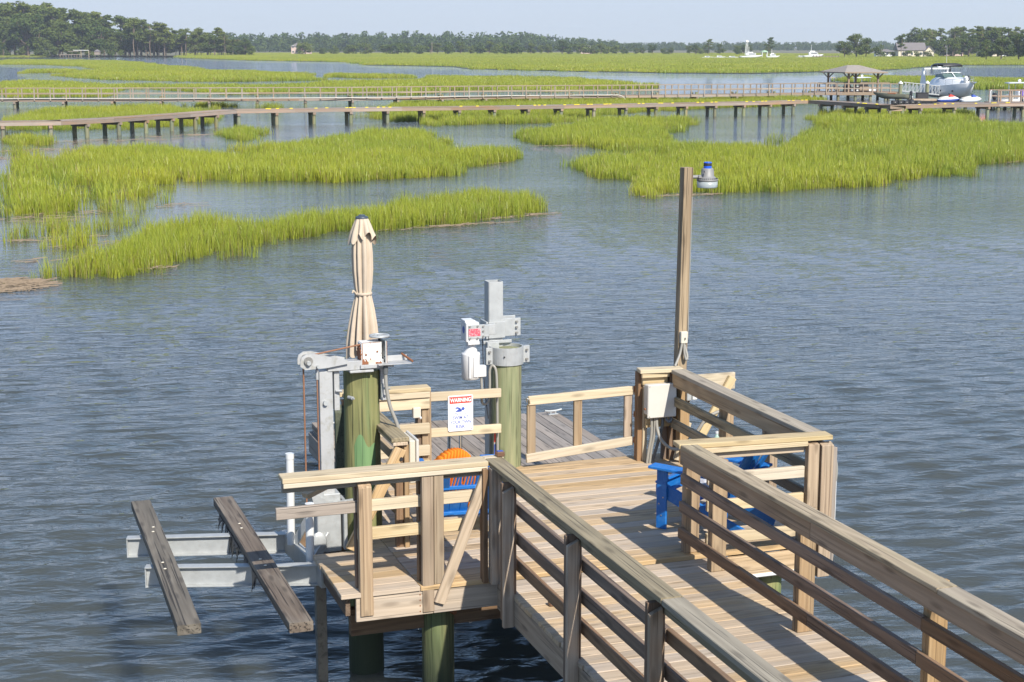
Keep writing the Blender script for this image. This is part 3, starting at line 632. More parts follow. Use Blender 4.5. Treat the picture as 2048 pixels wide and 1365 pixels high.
m.build('gearbox', M['white'], gm, I4)
MB().box((4.395, gy - .087, 1.39), (.165, .012, .135), .003).box((4.50, gy - .06, 1.39), (.05, .04, .11), .003).box((4.55, gy + .0, 1.39), (.12, .03, .1), .003).build('mount_plate', M['galv'], gm, I4)
MB().box((4.375, gy - .0945, 1.385), (.115, .003, .07), .0005).build('red_label', M['redlabel'], gm, I4, 'small red printed rating label')
MB().cyl((4.296, gy, 1.40), (4.2935, gy, 1.40), .034, n=18).build('round_sticker', M['navy'], gm, I4, 'dark blue round sticker')
for dx, dz in ((-.045, .055), (.03, .055), (-.045, -.06), (.03, -.06), (.085, .05), (.085, .005), (.085, -.045)): MB().cyl((4.375 + dx, gy - .092, 1.39 + dz), (4.375 + dx, gy - .105, 1.39 + dz), .009, n=8).build('bolt', M['screw'], gm, I4)
MB().lathe([(.045, .36), (.045, .32), (.05, .30), (.06, .275), (.064, .25), (.088, .245), (.09, .23), (.088, .0), (.07, -.012), (.0, -.014)][::-1], 22, Matrix.Translation((4.365, gy, .93))).cyl((4.37, gy, 1.25), (4.37, gy, 1.29), .035, n=12).build('motor_can', M['white'], gm, I4)
m = MB().box((4.33, gy - .085, 1.05), (.02, .02, .22), .004).box((4.385, gy - .09, 1.05), (.04, .02, .2), .004).box((4.452, gy - .05, 1.0), (.09, .06, .11), .006)
m.build('cooling_fin', M['white'], gm, I4)
MB().cyl((4.455, gy - .05, .955), (4.455, gy - .05, .90), .013, .009, n=8).tube([(4.455, gy - .05, .92), (4.46, gy - .05, .8), (4.475, gy, .69), (4.51, gy + .02, .655), (4.555, gy + .03, .7), (4.565, gy + .03, .85), (4.565, gy + .03, .98), (4.59, gy + .02, 1.03), (4.618, gy, .98), (4.622, gy - .02, .8), (4.625, gy - .02, .5), (4.63, gy - .02, -.2)], .013).build('power_cable', M['conduit'], gm, I4)
MB().tube([(4.50, gy + .05, 1.34), (4.505, gy + .05, 1.1), (4.52, gy + .05, .8), (4.56, gy + .06, .5)], .005).build('black_wire', M['black'], gm, I4)
st = thing('placard', 'narrow red and blue placard strip beside the gate piling base', 'placard', (4.62, 14.0, .2))
MB().box((4.612, 14.0, .22), (.02, .006, .38), .001).build('panel', M['boxwhite'], st, I4); MB().box((4.612, 13.996, .33), (.018, .002, .12), .0003).build('red_stripe', M['red'], st, I4); MB().box((4.612, 13.996, .2), (.018, .002, .1), .0003).build('blue_stripe', M['navy'], st, I4)
# ------------------------------------------------------------------ warning sign
sg = thing('warning_sign', 'white warning sign with red header reading swim at your own risk', 'sign', (4.222, 13.855, .62))
def rrect(cx, cz, w, h, r, y, n=5):
    P = []
    for sx, sz, a0 in ((1, 1, 0), (-1, 1, 90), (-1, -1, 180), (1, -1, 270)):
        for k in range(n + 1):
            a = R(a0 + 90 * k / n); P.append((cx + sx * (w / 2 - r) + r * math.cos(a), y, cz + sz * (h / 2 - r) + r * math.sin(a)))
    return P
MB().poly(rrect(4.222, .622, .247, .347, .016, 13.857), (0, -.004, 0)).build('panel', M['ink'], sg, I4)
m = MB(); y0 = 13.8525; o_ = rrect(4.222, .622, .233, .333, .012, y0); i_ = rrect(4.222, .622, .229, .329, .011, y0); n = len(o_)
m.add(o_ + i_, [[k, (k + 1) % n, (k + 1) % n + n, k + n] for k in range(n)]); m.build('border_line', M['red'], sg, I4)
MB().poly(rrect(4.222, .750, .218, .066, .004, y0), (0, -.0006, 0)).build('red_header', M['red'], sg, I4)
def text(body, cx, z, h, w, mat, name, bold=False):
    cu = bpy.data.curves.new(name, 'FONT'); cu.body = body; cu.align_x = 'CENTER'; cu.size = 1; cu.extrude = .004
    cu.offset = .022 if bold else .019
    o = bpy.data.objects.new(name, cu); COL.objects.link(o); bpy.context.view_layer.update()
    me = bpy.data.meshes.new_from_object(o.evaluated_get(bpy.context.evaluated_depsgraph_get())); bpy.data.objects.remove(o)
    xs = [v.co.x for v in me.vertices]; ys = [v.co.y for v in me.vertices]; sx = w / (max(xs) - min(xs)); sz = h / (max(ys) - min(ys)); mx = (max(xs) + min(xs)) / 2; my = min(ys)
    for v in me.vertices: x, yv, zz = v.co; v.co = (cx + (x - mx) * sx, y0 - .0008 - zz * .05, z + (yv - my) * sz)
    me.materials.clear(); me.materials.append(mat); return link(bpy.data.objects.new(name, me), I4, sg)
text('WARNING', 4.222, .731, .039, .205, M['ink'], 'header_lettering', True)
text('SWIM AT', 4.222, .563, .033, .155, M['navy'], 'lettering'); text('YOUR OWN', 4.222, .519, .033, .205, M['navy'], 'lettering'); text('RISK', 4.222, .475, .033, .095, M['navy'], 'lettering')
m = MB(); m.poly([(4.247 + .0165 * math.cos(a), y0, .664 + .0165 * math.sin(a)) for a in [k * math.pi / 8 for k in range(16)]], (0, -.001, 0))
m.poly([(4.165, y0, .668), (4.185, y0, .685), (4.215, y0, .676), (4.235, y0, .652), (4.222, y0, .646), (4.206, y0, .66), (4.192, y0, .666)], (0, -.001, 0)); m.poly([(4.165, y0, .640), (4.205, y0, .662), (4.236, y0, .646), (4.236, y0, .637), (4.2, y0, .634)], (0, -.001, 0))
top = [(4.165 + .118 * k / 20, y0, .620 + .007 * math.sin(k * .95)) for k in range(21)]; m.poly(top + [(p[0], p[1], p[2] - .006) for p in top[::-1]], (0, -.001, 0))
m.build('swimmer_symbol', M['navy'], sg, I4)
for dx in (-.105, .105):
    for z in (.465, .782): MB().cyl((4.222 + dx, 13.853, z), (4.222 + dx, 13.849, z), .004, n=6).build('screw', M['rust'], sg, I4)
# ------------------------------------------------------------------ lamp post and wiring
lp = thing('lamp_post', 'tall weathered square post with a grey dusk lamp at its top', 'lamp post', (6.53, 13.92, 0))
ps = plank('timber_post', (6.528, 13.95, -.4), (6.575, 13.95, 2.884), .1, .1, M['lamppost'], lp, up=(0, -1, 0)); ps['label'] = 'weathered grey tan square timber post'
LZ = 2.68; L0 = Matrix.Translation((6.79, 13.93, LZ)) @ Matrix.Scale(.86, 4)
MB().lathe([(.105, .075), (.122, .08), (.122, .098), (.098, .112), (.088, .125), (.074, .135), (.07, .205), (.062, .222), (.0, .224)], 28, L0).box((6.705, 13.92, LZ + .11), (.05, .05, .03), .005).build('lamp_housing', M['lamp'], lp, I4)
m = MB()
for k in range(30): a = k * 2 * math.pi / 30; m.box((6.79 + .096 * math.cos(a), 13.93 + .096 * math.sin(a), LZ + .092), (.016, .009, .004), .0005, (0, .35, a))
m.build('vent_slot', M['black'], lp, I4)
gl_m, gnt, gb = newmat('lamp_lens'); gb.inputs['Base Color'].default_value = (.62, .66, .64, 1); gb.inputs['Roughness'].default_value = .35; gb.inputs['Transmission Weight'].default_value = .55
MB().lathe([(.0, .0), (.108, .002), (.116, .012), (.118, .075), (.0, .078)], 28, L0).build('lens', gl_m, lp, I4)
MB().lathe([(.045, .222), (.047, .245), (.046, .25), (.046, .285), (.042, .293), (.0, .294)], 20, L0).build('photocell_cap', M['bluecap'], lp, I4); MB().lathe([(.0475, .248), (.0475, .283)], 20, L0).build('black_band', M['black'], lp, I4)
MB().cyl((6.60, 13.93, LZ + .11), (6.72, 13.93, LZ + .11), .018, n=12).cyl((6.73, 13.87, LZ + .165), (6.73, 13.84, LZ + .165), .012, n=8).build('arm', M['lamp'], lp, I4)
sw = thing('switch_box', 'beige switch box with conduit loops on the lamp post', 'switch box', (6.54, 13.87, 1.2))
MB().box((6.545, 13.878, 1.21), (.072, .045, .118), .005).build('body', M['beige'], sw, I4); MB().box((6.548, 13.85, 1.20), (.008, .02, .022), .002).build('toggle', M['dconduit'], sw, I4)
MB().tube([(6.525, 13.87, 1.15), (6.50, 13.86, 1.05), (6.46, 13.83, .99), (6.42, 13.80, .94)], .013).tube([(6.548, 13.87, 1.15), (6.548, 13.86, 1.05), (6.565, 13.85, .985), (6.58, 13.86, 1.02), (6.572, 13.89, 1.1), (6.566, 13.9, 1.16)], .013).tube([(6.60, 13.9, 1.2), (6.605, 13.9, 1.8), (6.615, 13.9, 2.6)], .006).build('conduit', M['conduit'], sw, I4)
eb = thing('electrical_box', 'large off white electrical box on the corner railing by the gate', 'electrical box', (6.21, 13.72, .64))
MB().box((6.215, 13.71, .645), (.285, .10, .30), .008).build('body', M['boxwhite'], eb, I4); MB().box((6.215, 13.645, .64), (.305, .025, .335), .012).build('lid', M['boxwhite'], eb, I4)
MB().cyl((6.058, 13.68, .56), (6.045, 13.68, .56), .012, n=8).build('latch', M['rust'], eb, I4)
for dx in (-.135, .135):
    for z in (.49, .79): MB().cyl((6.215 + dx, 13.633, z), (6.215 + dx, 13.628, z), .005, n=6).build('screw', M['screw'], eb, I4)
cs = thing('conduit_bundle', 'beige grey conduits looping down from the electrical box to the deck', 'conduit', (6.2, 13.7, 0))
MB().tube([(6.13, 13.70, .5), (6.135, 13.7, .3), (6.11, 13.71, .12), (6.10, 13.72, 0)], .014).build('conduit', M['conduit'], cs, I4); MB().tube([(6.165, 13.70, .5), (6.165, 13.7, .3), (6.14, 13.71, .14), (6.13, 13.72, 0)], .014).build('conduit', M['conduit'], cs, I4)
MB().tube([(6.185, 13.70, .5), (6.185, 13.68, .36), (6.215, 13.62, .24), (6.30, 13.55, .17), (6.42, 13.5, .2), (6.52, 13.48, .34), (6.62, 13.46, .48), (6.76, 13.44, .54), (6.86, 13.4, .53)], .017).build('loop_conduit', M['conduit'], cs, I4)
MB().tube([(6.25, 13.70, .5), (6.245, 13.69, .38), (6.21, 13.7, .22), (6.16, 13.72, .02)], .016).tube([(6.27, 13.69, .49), (6.275, 13.66, .44), (6.31, 13.65, .42), (6.335, 13.68, .47)], .016).build('dark_conduit', M['dconduit'], cs, I4)
MB().tube([(6.33, 13.72, .35), (6.4, 13.70, .4), (6.47, 13.66, .56), (6.5, 13.63, .62)], .008).build('black_wire', M['black'], cs, I4)
wo2 = thing('outlet_cover', 'white weatherproof outlet cover on a grey plate below the lamp post', 'outlet', (6.5, 13.64, .68))
MB().box((6.487, 13.615, .69), (.05, .04, .12), .004).build('plate', M['galv'], wo2, I4); MB().box((6.54, 13.6, .68), (.05, .045, .085), .006).build('cover', M['pvc'], wo2, I4)
wp = thing('water_pipe', 'white pipe with corrugated hose down the doubled end posts', 'pipe', (6.54, 10.9, 0))
MB().tube([(6.42, 10.95, .86), (6.50, 10.92, .80), (6.535, 10.90, .66), (6.532, 10.90, .54)], .02).build('hose', M['conduit'], wp, I4); MB().cyl((6.532, 10.9, .0), (6.532, 10.9, .545), .0165, n=10).build('pipe', M['pvc'], wp, I4); MB().tube([(6.532, 10.9, .02), (6.53, 10.9, -.08), (6.51, 10.9, -.16), (6.46, 10.92, -.2)], .02).build('lower_hose', M['conduit'], wp, I4)
# ------------------------------------------------------------------ umbrella
um = thing('umbrella', 'closed tan patio umbrella standing behind the winch', 'umbrella', (3.2, 13.45, 0))
def canopy(prof, npl, depth, M0, n=160, seed=0):
    g = random.Random(seed); ph = [g.uniform(0, 6.28) for _ in range(6)]; V = []; F = []; m_ = len(prof)
    for i in range(n):
        an = 2 * math.pi * i / n
        for k, (r, z, d) in enumerate(prof):
            s = abs(math.sin(an * npl / 2 + .5 * math.sin(an * 2 + ph[0]) + .12 * math.sin(z * 5))) ; f = 1 + d * depth * (s * 1.6 - 1) + d * .1 * math.sin(3 * an + ph[1]) + .04 * math.sin(an + z * 4 + ph[2])
            V.append((r * f * math.cos(an), r * f * math.sin(an), z + (d * .035 * math.sin(npl * an + ph[3]) + .03 * math.sin(2 * an + ph[4]) if k == 0 else 0)))
    for i in range(n):
        j = (i + 1) % n
        for k in range(m_ - 1): F.append([i * m_ + k, j * m_ + k, j * m_ + k + 1, i * m_ + k + 1])
    return V, F
u0 = Matrix.Translation((3.2, 13.45, 0))
V, F = canopy([(.122, 1.355, 1), (.12, 1.45, 1), (.107, 1.6, .9), (.088, 1.75, .7), (.067, 1.87, .45), (.064, 1.895, .4), (.073, 1.95, .5), (.083, 2.1, .6), (.083, 2.25, .6), (.075, 2.4, .5), (.045, 2.5, .3)], 10, .40, u0, seed=2)
me_obj('canopy', V, F, M['canvas'], u0, um, True)
V, F = canopy([(.108, 2.38, 1), (.092, 2.44, .8), (.074, 2.5, .5), (.058, 2.545, .25), (.052, 2.555, .1)], 8, .3, u0, seed=5)
me_obj('valance', V, F, M['canvas'], u0, um, True)
MB().lathe([(.056, 2.553), (.06, 2.558), (.05, 2.572), (.03, 2.578), (.028, 2.586), (.0, 2.588)], 20, u0).build('finial', plain('dark_slate_plastic', (.05, .065, .085), .4), um, I4)
MB().lathe([(.078, 1.875), (.081, 1.88), (.08, 1.892), (.077, 1.897)], 24, u0).tube([(3.13, 13.41, 1.885), (3.10, 13.40, 1.92), (3.09, 13.40, 1.9)], .008).build('tie_strap', M['canvas'], um, I4)
MB().cyl((3.2, 13.45, .02), (3.2, 13.45, 2.5), .021, n=12).build('pole', M['dconduit'], um, I4); MB().lathe([(.2, 0.001), (.2, .05), (.05, .08), (.03, .2), (.0, .2)], 20, u0).build('base', M['black'], um, I4)
# ------------------------------------------------------------------ blue chairs
def chair(label, loc, rz, bt=.87):
    t = thing('adirondack_chair', label, 'chair', loc, rz, 'blue adirondack chairs'); T = WM[t.name]
    def pl(n, a, b, w, th, up=(0, 0, 1), bev=.004): return plank(n, T @ Vector(a), T @ Vector(b), w, th, M['blue'], t, up=T.to_3x3() @ Vector(up), bev=bev)
    for s in (-1, 1):
        lg = pl('front_leg', (.35, s * .285, 0), (.35, s * .285, .535), .095, .026, up=(0, s, 0))
        MB().cyl((.33, s * .30, .28), (.33, s * .303, .28), .007, n=6).cyl((.37, s * .30, .22), (.37, s * .303, .22), .007, n=6).cyl((.345, s * .30, .12), (.345, s * .303, .12), .007, n=6).build('bolt', M['screw'], lg, T)
        pl('side_rail', (.36, s * .255, .335), (-.44, s * .255, .055), .028, .125)
        ar = pl('arm', (.44, s * .315, .548), (-.36, s * .29, .535), .13, .024)
        pl('arm_bracket', (.30, s * .31, .43), (.30, s * .31, .53), .04, .024, up=(0, s, 0)); pl('rear_post', (-.22, s * .265, .12), (-.27, s * .275, .535), .07, .026, up=(0, s, 0))
    for k in range(6):
        f = k / 5; pl('seat_slat', (.395 - .51 * f, -.255, .40 - .17 * f - .03 * math.sin(f * 3.1)), (.395 - .51 * f, .255, .40 - .17 * f - .03 * math.sin(f * 3.1)), .088, .022, up=(.3, 0, 1))
    for k in range(5):
        o_ = (k - 2); top = bt - .025 * o_ * o_; pl('back_slat', (-.10, o_ * .088, .19), (-.43, o_ * .108, top), .092, .02, up=(1, 0, .35), bev=.008)
    pl('back_brace', (-.145, -.26, .235), (-.145, .26, .235), .06, .03); pl('back_brace', (-.30, -.29, .50), (-.30, .29, .50), .07, .03); pl('front_apron', (.41, -.27, .33), (.41, .27, .33), .024, .1)
    return t
chair('blue adirondack chair turned away, orange ribbed towel over its back', (3.70, 12.14, 0), R(84), .755)
chair('blue adirondack chair behind the right walkway railing, facing the open deck', (5.794, 11.607, 0), R(125))
# ribbed orange towel draped over the first chair
tw = thing('towel', 'bright orange ribbed towel draped over a blue chair back', 'towel', (3.55, 11.75, .8))
V = []; F = []; n, mm = 150, 22; a0 = Vector((3.33, 11.705, 0)); a1 = Vector((3.735, 11.745, 0)); dn = Vector((.1, -1, 0)).normalized()
for i in range(n + 1):
    u = i / n; c = abs(2 * u - .95); top = .83 - .19 * c ** 2.2; rib = .02 * abs(math.sin(u * math.pi * 15))
    for k in range(mm + 1):
        f = k / mm; s = f * 2 - 1                                  # back of the chair back, over the top, down the front
        if s < 0: h = top * 1.0 - (-s) ** 1.05 * .36; off = .055 - .16 * s * -.28 + rib
        else: h = top - s ** 1.05 * .34; off = -.045 - s * .02 - rib
        if abs(s) < .1: h = top + .02 + rib * .6; off = .05 * (-s / .1)
        lean = (.83 - h) * .46
        p = a0.lerp(a1, u + (.06 * (1 - h / .9) * (u - .5))) + dn * (off - lean * 1.0 * 1.0); V.append((p.x, p.y, h))
for i in range(n):
    for k in range(mm): F.append([i * (mm + 1) + k, (i + 1) * (mm + 1) + k, (i + 1) * (mm + 1) + k + 1, i * (mm + 1) + k + 1])
V = [(v[0] , v[1], v[2]) for v in V]; o = me_obj('cloth', V, F, M['orange'], I4, tw, True)
sm = o.modifiers.new('thick', 'SOLIDIFY'); sm.thickness = .012
# small things left on the dock
bt = thing('bottle', 'pale green water bottle standing on the arm of the right blue chair', 'bottle', (5.95, 11.9, .56))
gm_, gn_, gbb = newmat('bottle_green'); gbb.inputs['Base Color'].default_value = (.45, .62, .50, 1); gbb.inputs['Roughness'].default_value = .25; gbb.inputs['Transmission Weight'].default_value = .3
b0 = Matrix.Translation((5.95, 11.905, .561)); MB().lathe([(.028, 0), (.031, .005), (.031, .12), (.026, .145), (.014, .165), (.0135, .18), (.0, .18)], 16, b0).build('body', gm_, bt, I4); MB().lathe([(.0155, .18), (.0155, .205), (.0, .206)], 14, b0).build('bottle_cap', M['alum'], bt, I4)
cb = thing('snack_bag', 'shiny snack bag lying on the seat of the right blue chair', 'bag', (5.83, 11.76, .33))
V = []; F = []
for i in range(9):
    for k in range(9):
        u, v = i / 8 - .5, k / 8 - .5; V.append((u * .19, v * .24, .05 * (1 - (2 * u) ** 2) * (1 - (2 * v) ** 4) + .008 * math.sin(13 * u + 9 * v)))
for i in range(8):
    for k in range(8): F.append([i * 9 + k, (i + 1) * 9 + k, (i + 1) * 9 + k + 1, i * 9 + k + 1])
fm = plain('foil_print', (.55, .56, .58), .25, .5, .2, 18, (.6, .12, .03), .9, .56)
o = me_obj('pouch', V, F, fm, Matrix.Translation((5.80, 11.72, .36)) @ Matrix.Rotation(.9, 4, 'X') @ Matrix.Rotation(.6, 4, 'Z'), cb, True); so = o.modifiers.new('t', 'SOLIDIFY'); so.thickness = .02
def solar(label, x, y, z):
    t = thing('solar_light', label, 'light', (x, y, z), 0, 'solar cap lights'); MB().box((x, y, z + .02), (.065, .05, .04), .006).build('body', plain('bronze_plastic', (.13, .07, .04), .4), t, I4); MB().box((x, y, z + .0425), (.045, .034, .004), .001).build('solar_cell', M['navy'], t, I4)
solar('small brown solar light on the front railing corner cap', 3.695, 11.09, .94)
solar('small brown solar light fixed low on the near walkway railing', 3.83, 10.27, .0)
# ------------------------------------------------------------------ boardwalks and the neighbours' dock
YAW = R(18.881); FH = Vector((math.sin(YAW), math.cos(YAW), 0)); RT = Vector((math.cos(YAW), -math.sin(YAW), 0))
def FR(r, d, z=0): return RT * r + FH * d + Vector((0, 0, z))        # r metres right of, d metres along the line of sight of the creek
def along(path, s):
    acc = 0
    for a, b in zip(path, path[1:]):
        L = (b - a).length
        if s <= acc + L: return a.lerp(b, (s - acc) / L), (b - a).normalized()
        acc += L
    return path[-1].copy(), (path[-1] - path[-2]).normalized()
def plen(path): return sum((b - a).length for a, b in zip(path, path[1:]))
M['farwood'] = wood('far_boardwalk_wood', (.34, .28, .22), (.22, .17, .125), ring=.2, crack=.3, stain=(.38, .19, .09), stain_amt=.45, vary=.2, knots=.1)
M['fargrey'] = wood('far_rail_wood', (.36, .29, .21), (.24, .18, .125), ring=.2, crack=.3, stain=(.36, .3, .24), stain_amt=.4, vary=.15, knots=.1)
M['farpile'] = wood('far_green_piling', (.25, .27, .17), (.13, .155, .085), ring=.2, crack=.4, axis='z', stain=(.33, .2, .1), stain_amt=.45, vary=.2, knots=.1)
M['yellow'] = plain('yellow_plastic', (.75, .60, .03), .5)
bw1 = [Vector((x, y, -.2)) for x, y in ((-1.6, 94.4), (1.49, 94.4), (4.825, 94.3), (8.01, 96.8), (13.26, 102.4), (16.95, 107.0), (24.96, 107.4), (35.76, 107.3), (45.9, 107.9), (57.6, 109.4), (62.78, 111.0))]
bw1b = [Vector((x, y, -.2)) for x, y in ((62.78, 111.0), (63.1, 105.2), (63.0, 99.5), (68.3, 100.2), (73.2, 100.7), (79.0, 100.6))]
BWW = 1.35
def boardwalk(path, t, wid, n_side, bent, first, pz=-2.4, skip=()):
    """deck strips, side stringers in lengths, paired piles with a cross cap"""
    L = plen(path); s = 0; up = Vector((0, 0, 1))
    for a, b in zip(path, path[1:]):
        d = (b - a).normalized(); n = up.cross(d); k = max(1, round((b - a).length / 4.2))
        for q in range(k):
            p0 = a.lerp(b, q / k); p1 = a.lerp(b, (q + 1) / k)
            plank('deck_section', p0 + n * (wid / 2) + up * -.02, p1 + n * (wid / 2) + up * -.02, wid, .05, M['farwood'], t)
            for e in (0.03, wid - .03): plank('stringer', p0 + n * e + up * -.15, p1 + n * e + up * -.15, .05, .2, M['farwood'], t)
    s = first
    while s < L:
        p, d = along(path, s); n = up.cross(d)
        for e in (.15, wid - .15):
            q = p + n * e; MB().cyl((q.x, q.y, pz), (q.x, q.y, -.25), .14, .13, n=10).build('pile', M['farpile'], t, I4)
        plank('cross_cap', p + n * -.05 + up * -.34, p + n * (wid + .05) + up * -.34, .2, .16, M['farwood'], t); s += bent
b1 = thing('boardwalk', 'low plank boardwalk without railings on paired green piles', 'boardwalk', (30, 107, -1.2), group='boardwalks over the marsh')
boardwalk(bw1, b1, BWW, 1, 2.62, .6); boardwalk(bw1b, b1, BWW, 1, 3.2, 1.6)
m = MB(); g = random.Random(9)
for k in range(46):
    p, d = along(bw1, g.uniform(22, plen(bw1))); m.box(p + Vector((g.uniform(-.05, .05), .05 + g.uniform(0, .3), .03)), (.22, .08, .05), .01)
for k in range(16):
    p, d = along(bw1b, g.uniform(6, plen(bw1b))); m.box(p + Vector((0, .1, .03)), (.22, .08, .05), .01)
tag(m.build('yellow_tie', M['yellow'], b1, I4), kind='stuff')
b2p = [Vector((x, y, -.45)) for x, y in ((-1.8, 143.2), (2.4, 143.0), (18.7, 138.6), (31.4, 136.2), (45.6, 136.6), (57.3, 135.5), (65.2, 135.8), (71.6, 135.6), (81.2, 136.9))]
b2 = thing('boardwalk', 'longer railed boardwalk behind, with a white pipe along its side', 'boardwalk', (40, 136, -1.2), group='boardwalks over the marsh')
boardwalk(b2p, b2, 1.25, 1, 4.15, 1.2)
L2 = plen(b2p); s = .3; prev = None
while s < L2:
    p, d = along(b2p, s); n = Vector((0, 0, 1)).cross(d)
    for e, lean in ((-.03, 1), (1.28, -1)):
        q = p + n * e; plank('rail_post', q + Vector((0, 0, -.16)) - n * .05 * lean, q + Vector((0, 0, .88)), .09, .09, M['fargrey'], b2, up=tuple(d)); 
    s += 1.36
for e in (-.03, 1.28):
    for a, b in zip(b2p, b2p[1:]):
        d = (b - a).normalized(); n = Vector((0, 0, 1)).cross(d); k = max(1, round((b - a).length / 4.1))
        for q in range(k):
            p0 = a.lerp(b, q / k) + n * e; p1 = a.lerp(b, (q + 1) / k) + n * e
            plank('hand_rail', p0 + Vector((0, 0, .9)), p1 + Vector((0, 0, .9)), .14, .045, M['fargrey'], b2); plank('mid_rail', p0 + Vector((0, 0, .43)), p1 + Vector((0, 0, .43)), .045, .1, M['fargrey'], b2)
def off(p, i): d = (b2p[min(i + 1, len(b2p) - 1)] - b2p[max(i - 1, 0)]).normalized(); return p - Vector((0, 0, 1)).cross(d) * .12 + Vector((0, 0, .02))
pp = [off(p, i) for i, p in enumerate(b2p[:6])]
MB().tube(pp[:-1] + [Vector((55.5, 135.5, -.42)), Vector((56.8, 135.3, -.46)), Vector((57.3, 135.3, -.75)), Vector((57.3, 135.3, -1.0))], .038, 8, 5).build('white_pipe', M['boxwhite'], b2, I4)
# pavilion platform -------------------------------------------------
PD, PR = 157.0, 33.8
pv = thing('pavilion', 'open timber pavilion with a grey hipped shingle roof over the water', 'pavilion', FR(PR, PD, -.5), -YAW)
def T(t, *p): return WM[t.name] @ Vector(p)
def lp_(n, t, a, b, w, th, mat, up=(0, 0, 1)): return plank(n, T(t, *a), T(t, *b), w, th, M[mat], t, up=WM[t.name].to_3x3() @ Vector(up))
lp_('deck', pv, (-3.6, 1.6, 0), (4.6, 1.6, 0), 4.0, .1, 'farwood'); lp_('edge_beam', pv, (-3.6, -.45, -.12), (4.6, -.45, -.12), .08, .28, 'fargrey')
for xx in (-3.2, -1.5, .2, 1.7, 3.2, 4.3):
    for yy in (-.2, 3.2): MB().cyl((xx, yy, -2.6), (xx, yy, 0), .15, n=10).build('pile', M['farpile'], pv)
corners = [(-1.95, 2.7), (-.55, -.35), (.85, 2.9), (2.35, -.35)]
PH = 1.98
for cx, cy in corners:
    lp_('corner_post', pv, (cx, cy, 0), (cx, cy, PH), .17, .17, 'farwood')
    for s in (-1, 1): lp_('knee_brace', pv, (cx + s * .06, cy, PH - .55), (cx + s * .55, cy, PH - .05), .09, .1, 'farwood')
A = [(-2.7, 3.4), (-1.05, -1.0), (3.15, -1.0), (1.5, 3.4)]
# hipped roof of stepped shingle courses
rm = plain('weathered_shingles', (.30, .265, .23), .9, 0, .22, 3, (.2, .175, .15), .6, .5); ap0, ap1 = (-.35, 1.25), (.75, 1.25); rz0, rz1 = PH + .02, PH + .68
ap = [ap0, ap0, ap1, ap1]; nC = 9; m = MB()
for k in range(nC):
    f0, f1 = k / nC, (k + 1) / nC; lift = .012
    q0 = [Vector((a[0] + (p[0] - a[0]) * f0, a[1] + (p[1] - a[1]) * f0, rz0 + (rz1 - rz0) * f0 + lift)) for a, p in zip(A, ap)]
    q1 = [Vector((a[0] + (p[0] - a[0]) * f1, a[1] + (p[1] - a[1]) * f1, rz0 + (rz1 - rz0) * f1)) for a, p in zip(A, ap)]
    qb = [v - Vector((0, 0, .05)) for v in q0]
    for i in range(4):
        j = (i + 1) % 4; m.add([q0[i], q0[j], q1[j], q1[i]], [[0, 1, 2, 3]]); m.add([qb[i], qb[j], q0[j], q0[i]], [[0, 1, 2, 3]])
rf_ = m.build('roof', rm, pv)
for i in range(4):
    j = (i + 1) % 4; lp_('eave_board', pv, (*A[i], rz0 - .05), (*A[j], rz0 - .05), .05, .13, 'fargrey')
for x0, x1, yy in ((-3.6, 4.4, -.42), (-3.6, 4.4, 3.3)):
    for z in (.86, .40): lp_('rail', pv, (x0, yy, z), (x1, yy, z), .06, .1, 'fargrey')
    xx = x0
    while xx <= x1: lp_('rail_post', pv, (xx, yy, 0), (xx, yy, .88), .1, .1, 'fargrey'); xx += .9
sb = thing('storage_bench', 'brown wooden storage bench under the pavilion roof', 'bench', FR(PR + 1.2, PD + .6, -.45), -YAW); MB().box((0, 0, .28), (.95, .5, .5), .02).build('chest', M['post'], sb); MB().box((0, .22, .66), (.95, .06, .34), .01).build('back', M['deck'], sb)
gc = thing('grill', 'dark covered grill standing under the pavilion roof', 'grill', FR(PR - .4, PD + .9, -.45), -YAW); MB().box((0, 0, .3), (.7, .5, .55), .03).build('cabinet', M['black'], gc); MB().lathe([(.34, 0), (.33, .12), (.22, .24), (0, .28)], 14, WM[gc.name] @ Matrix.Translation((0, 0, .58))).build('hood', M['dconduit'], gc, I4)
tc = thing('table', 'tan wooden table under the left end of the pavilion roof', 'table', FR(PR - 1.6, PD + .8, -.45), -YAW); MB().box((0, 0, .5), (.8, .5, .05)).box((-.35, 0, .25), (.06, .4, .5)).box((.35, 0, .25), (.06, .4, .5)).build('frame', M['deck'], tc); cq = thing('cooler', 'white cooler standing on the tan pavilion table', 'cooler', FR(PR - 1.6, PD + .8, .08), -YAW); MB().box((0, 0, .08), (.5, .35, .16), .03).build('body', M['pvc'], cq); MB().box((0, 0, .185), (.52, .37, .05), .015).build('lid', M['pvc'], cq)
ch = thing('dock_ladder', 'pale ladder top standing beyond the pavilion railing', 'ladder', FR(PR - 1.2, PD + 4.2, -.4), -YAW)
for a, b in (((-.2, 0, 0), (-.2, 0, 1.3)), ((.2, 0, 0), (.2, 0, 1.3)), ((-.2, 0, 1.28), (.2, 0, 1.28)), ((-.2, 0, .85), (.2, 0, .85))): lp_('bar', ch, a, b, .06, .06, 'fresh')
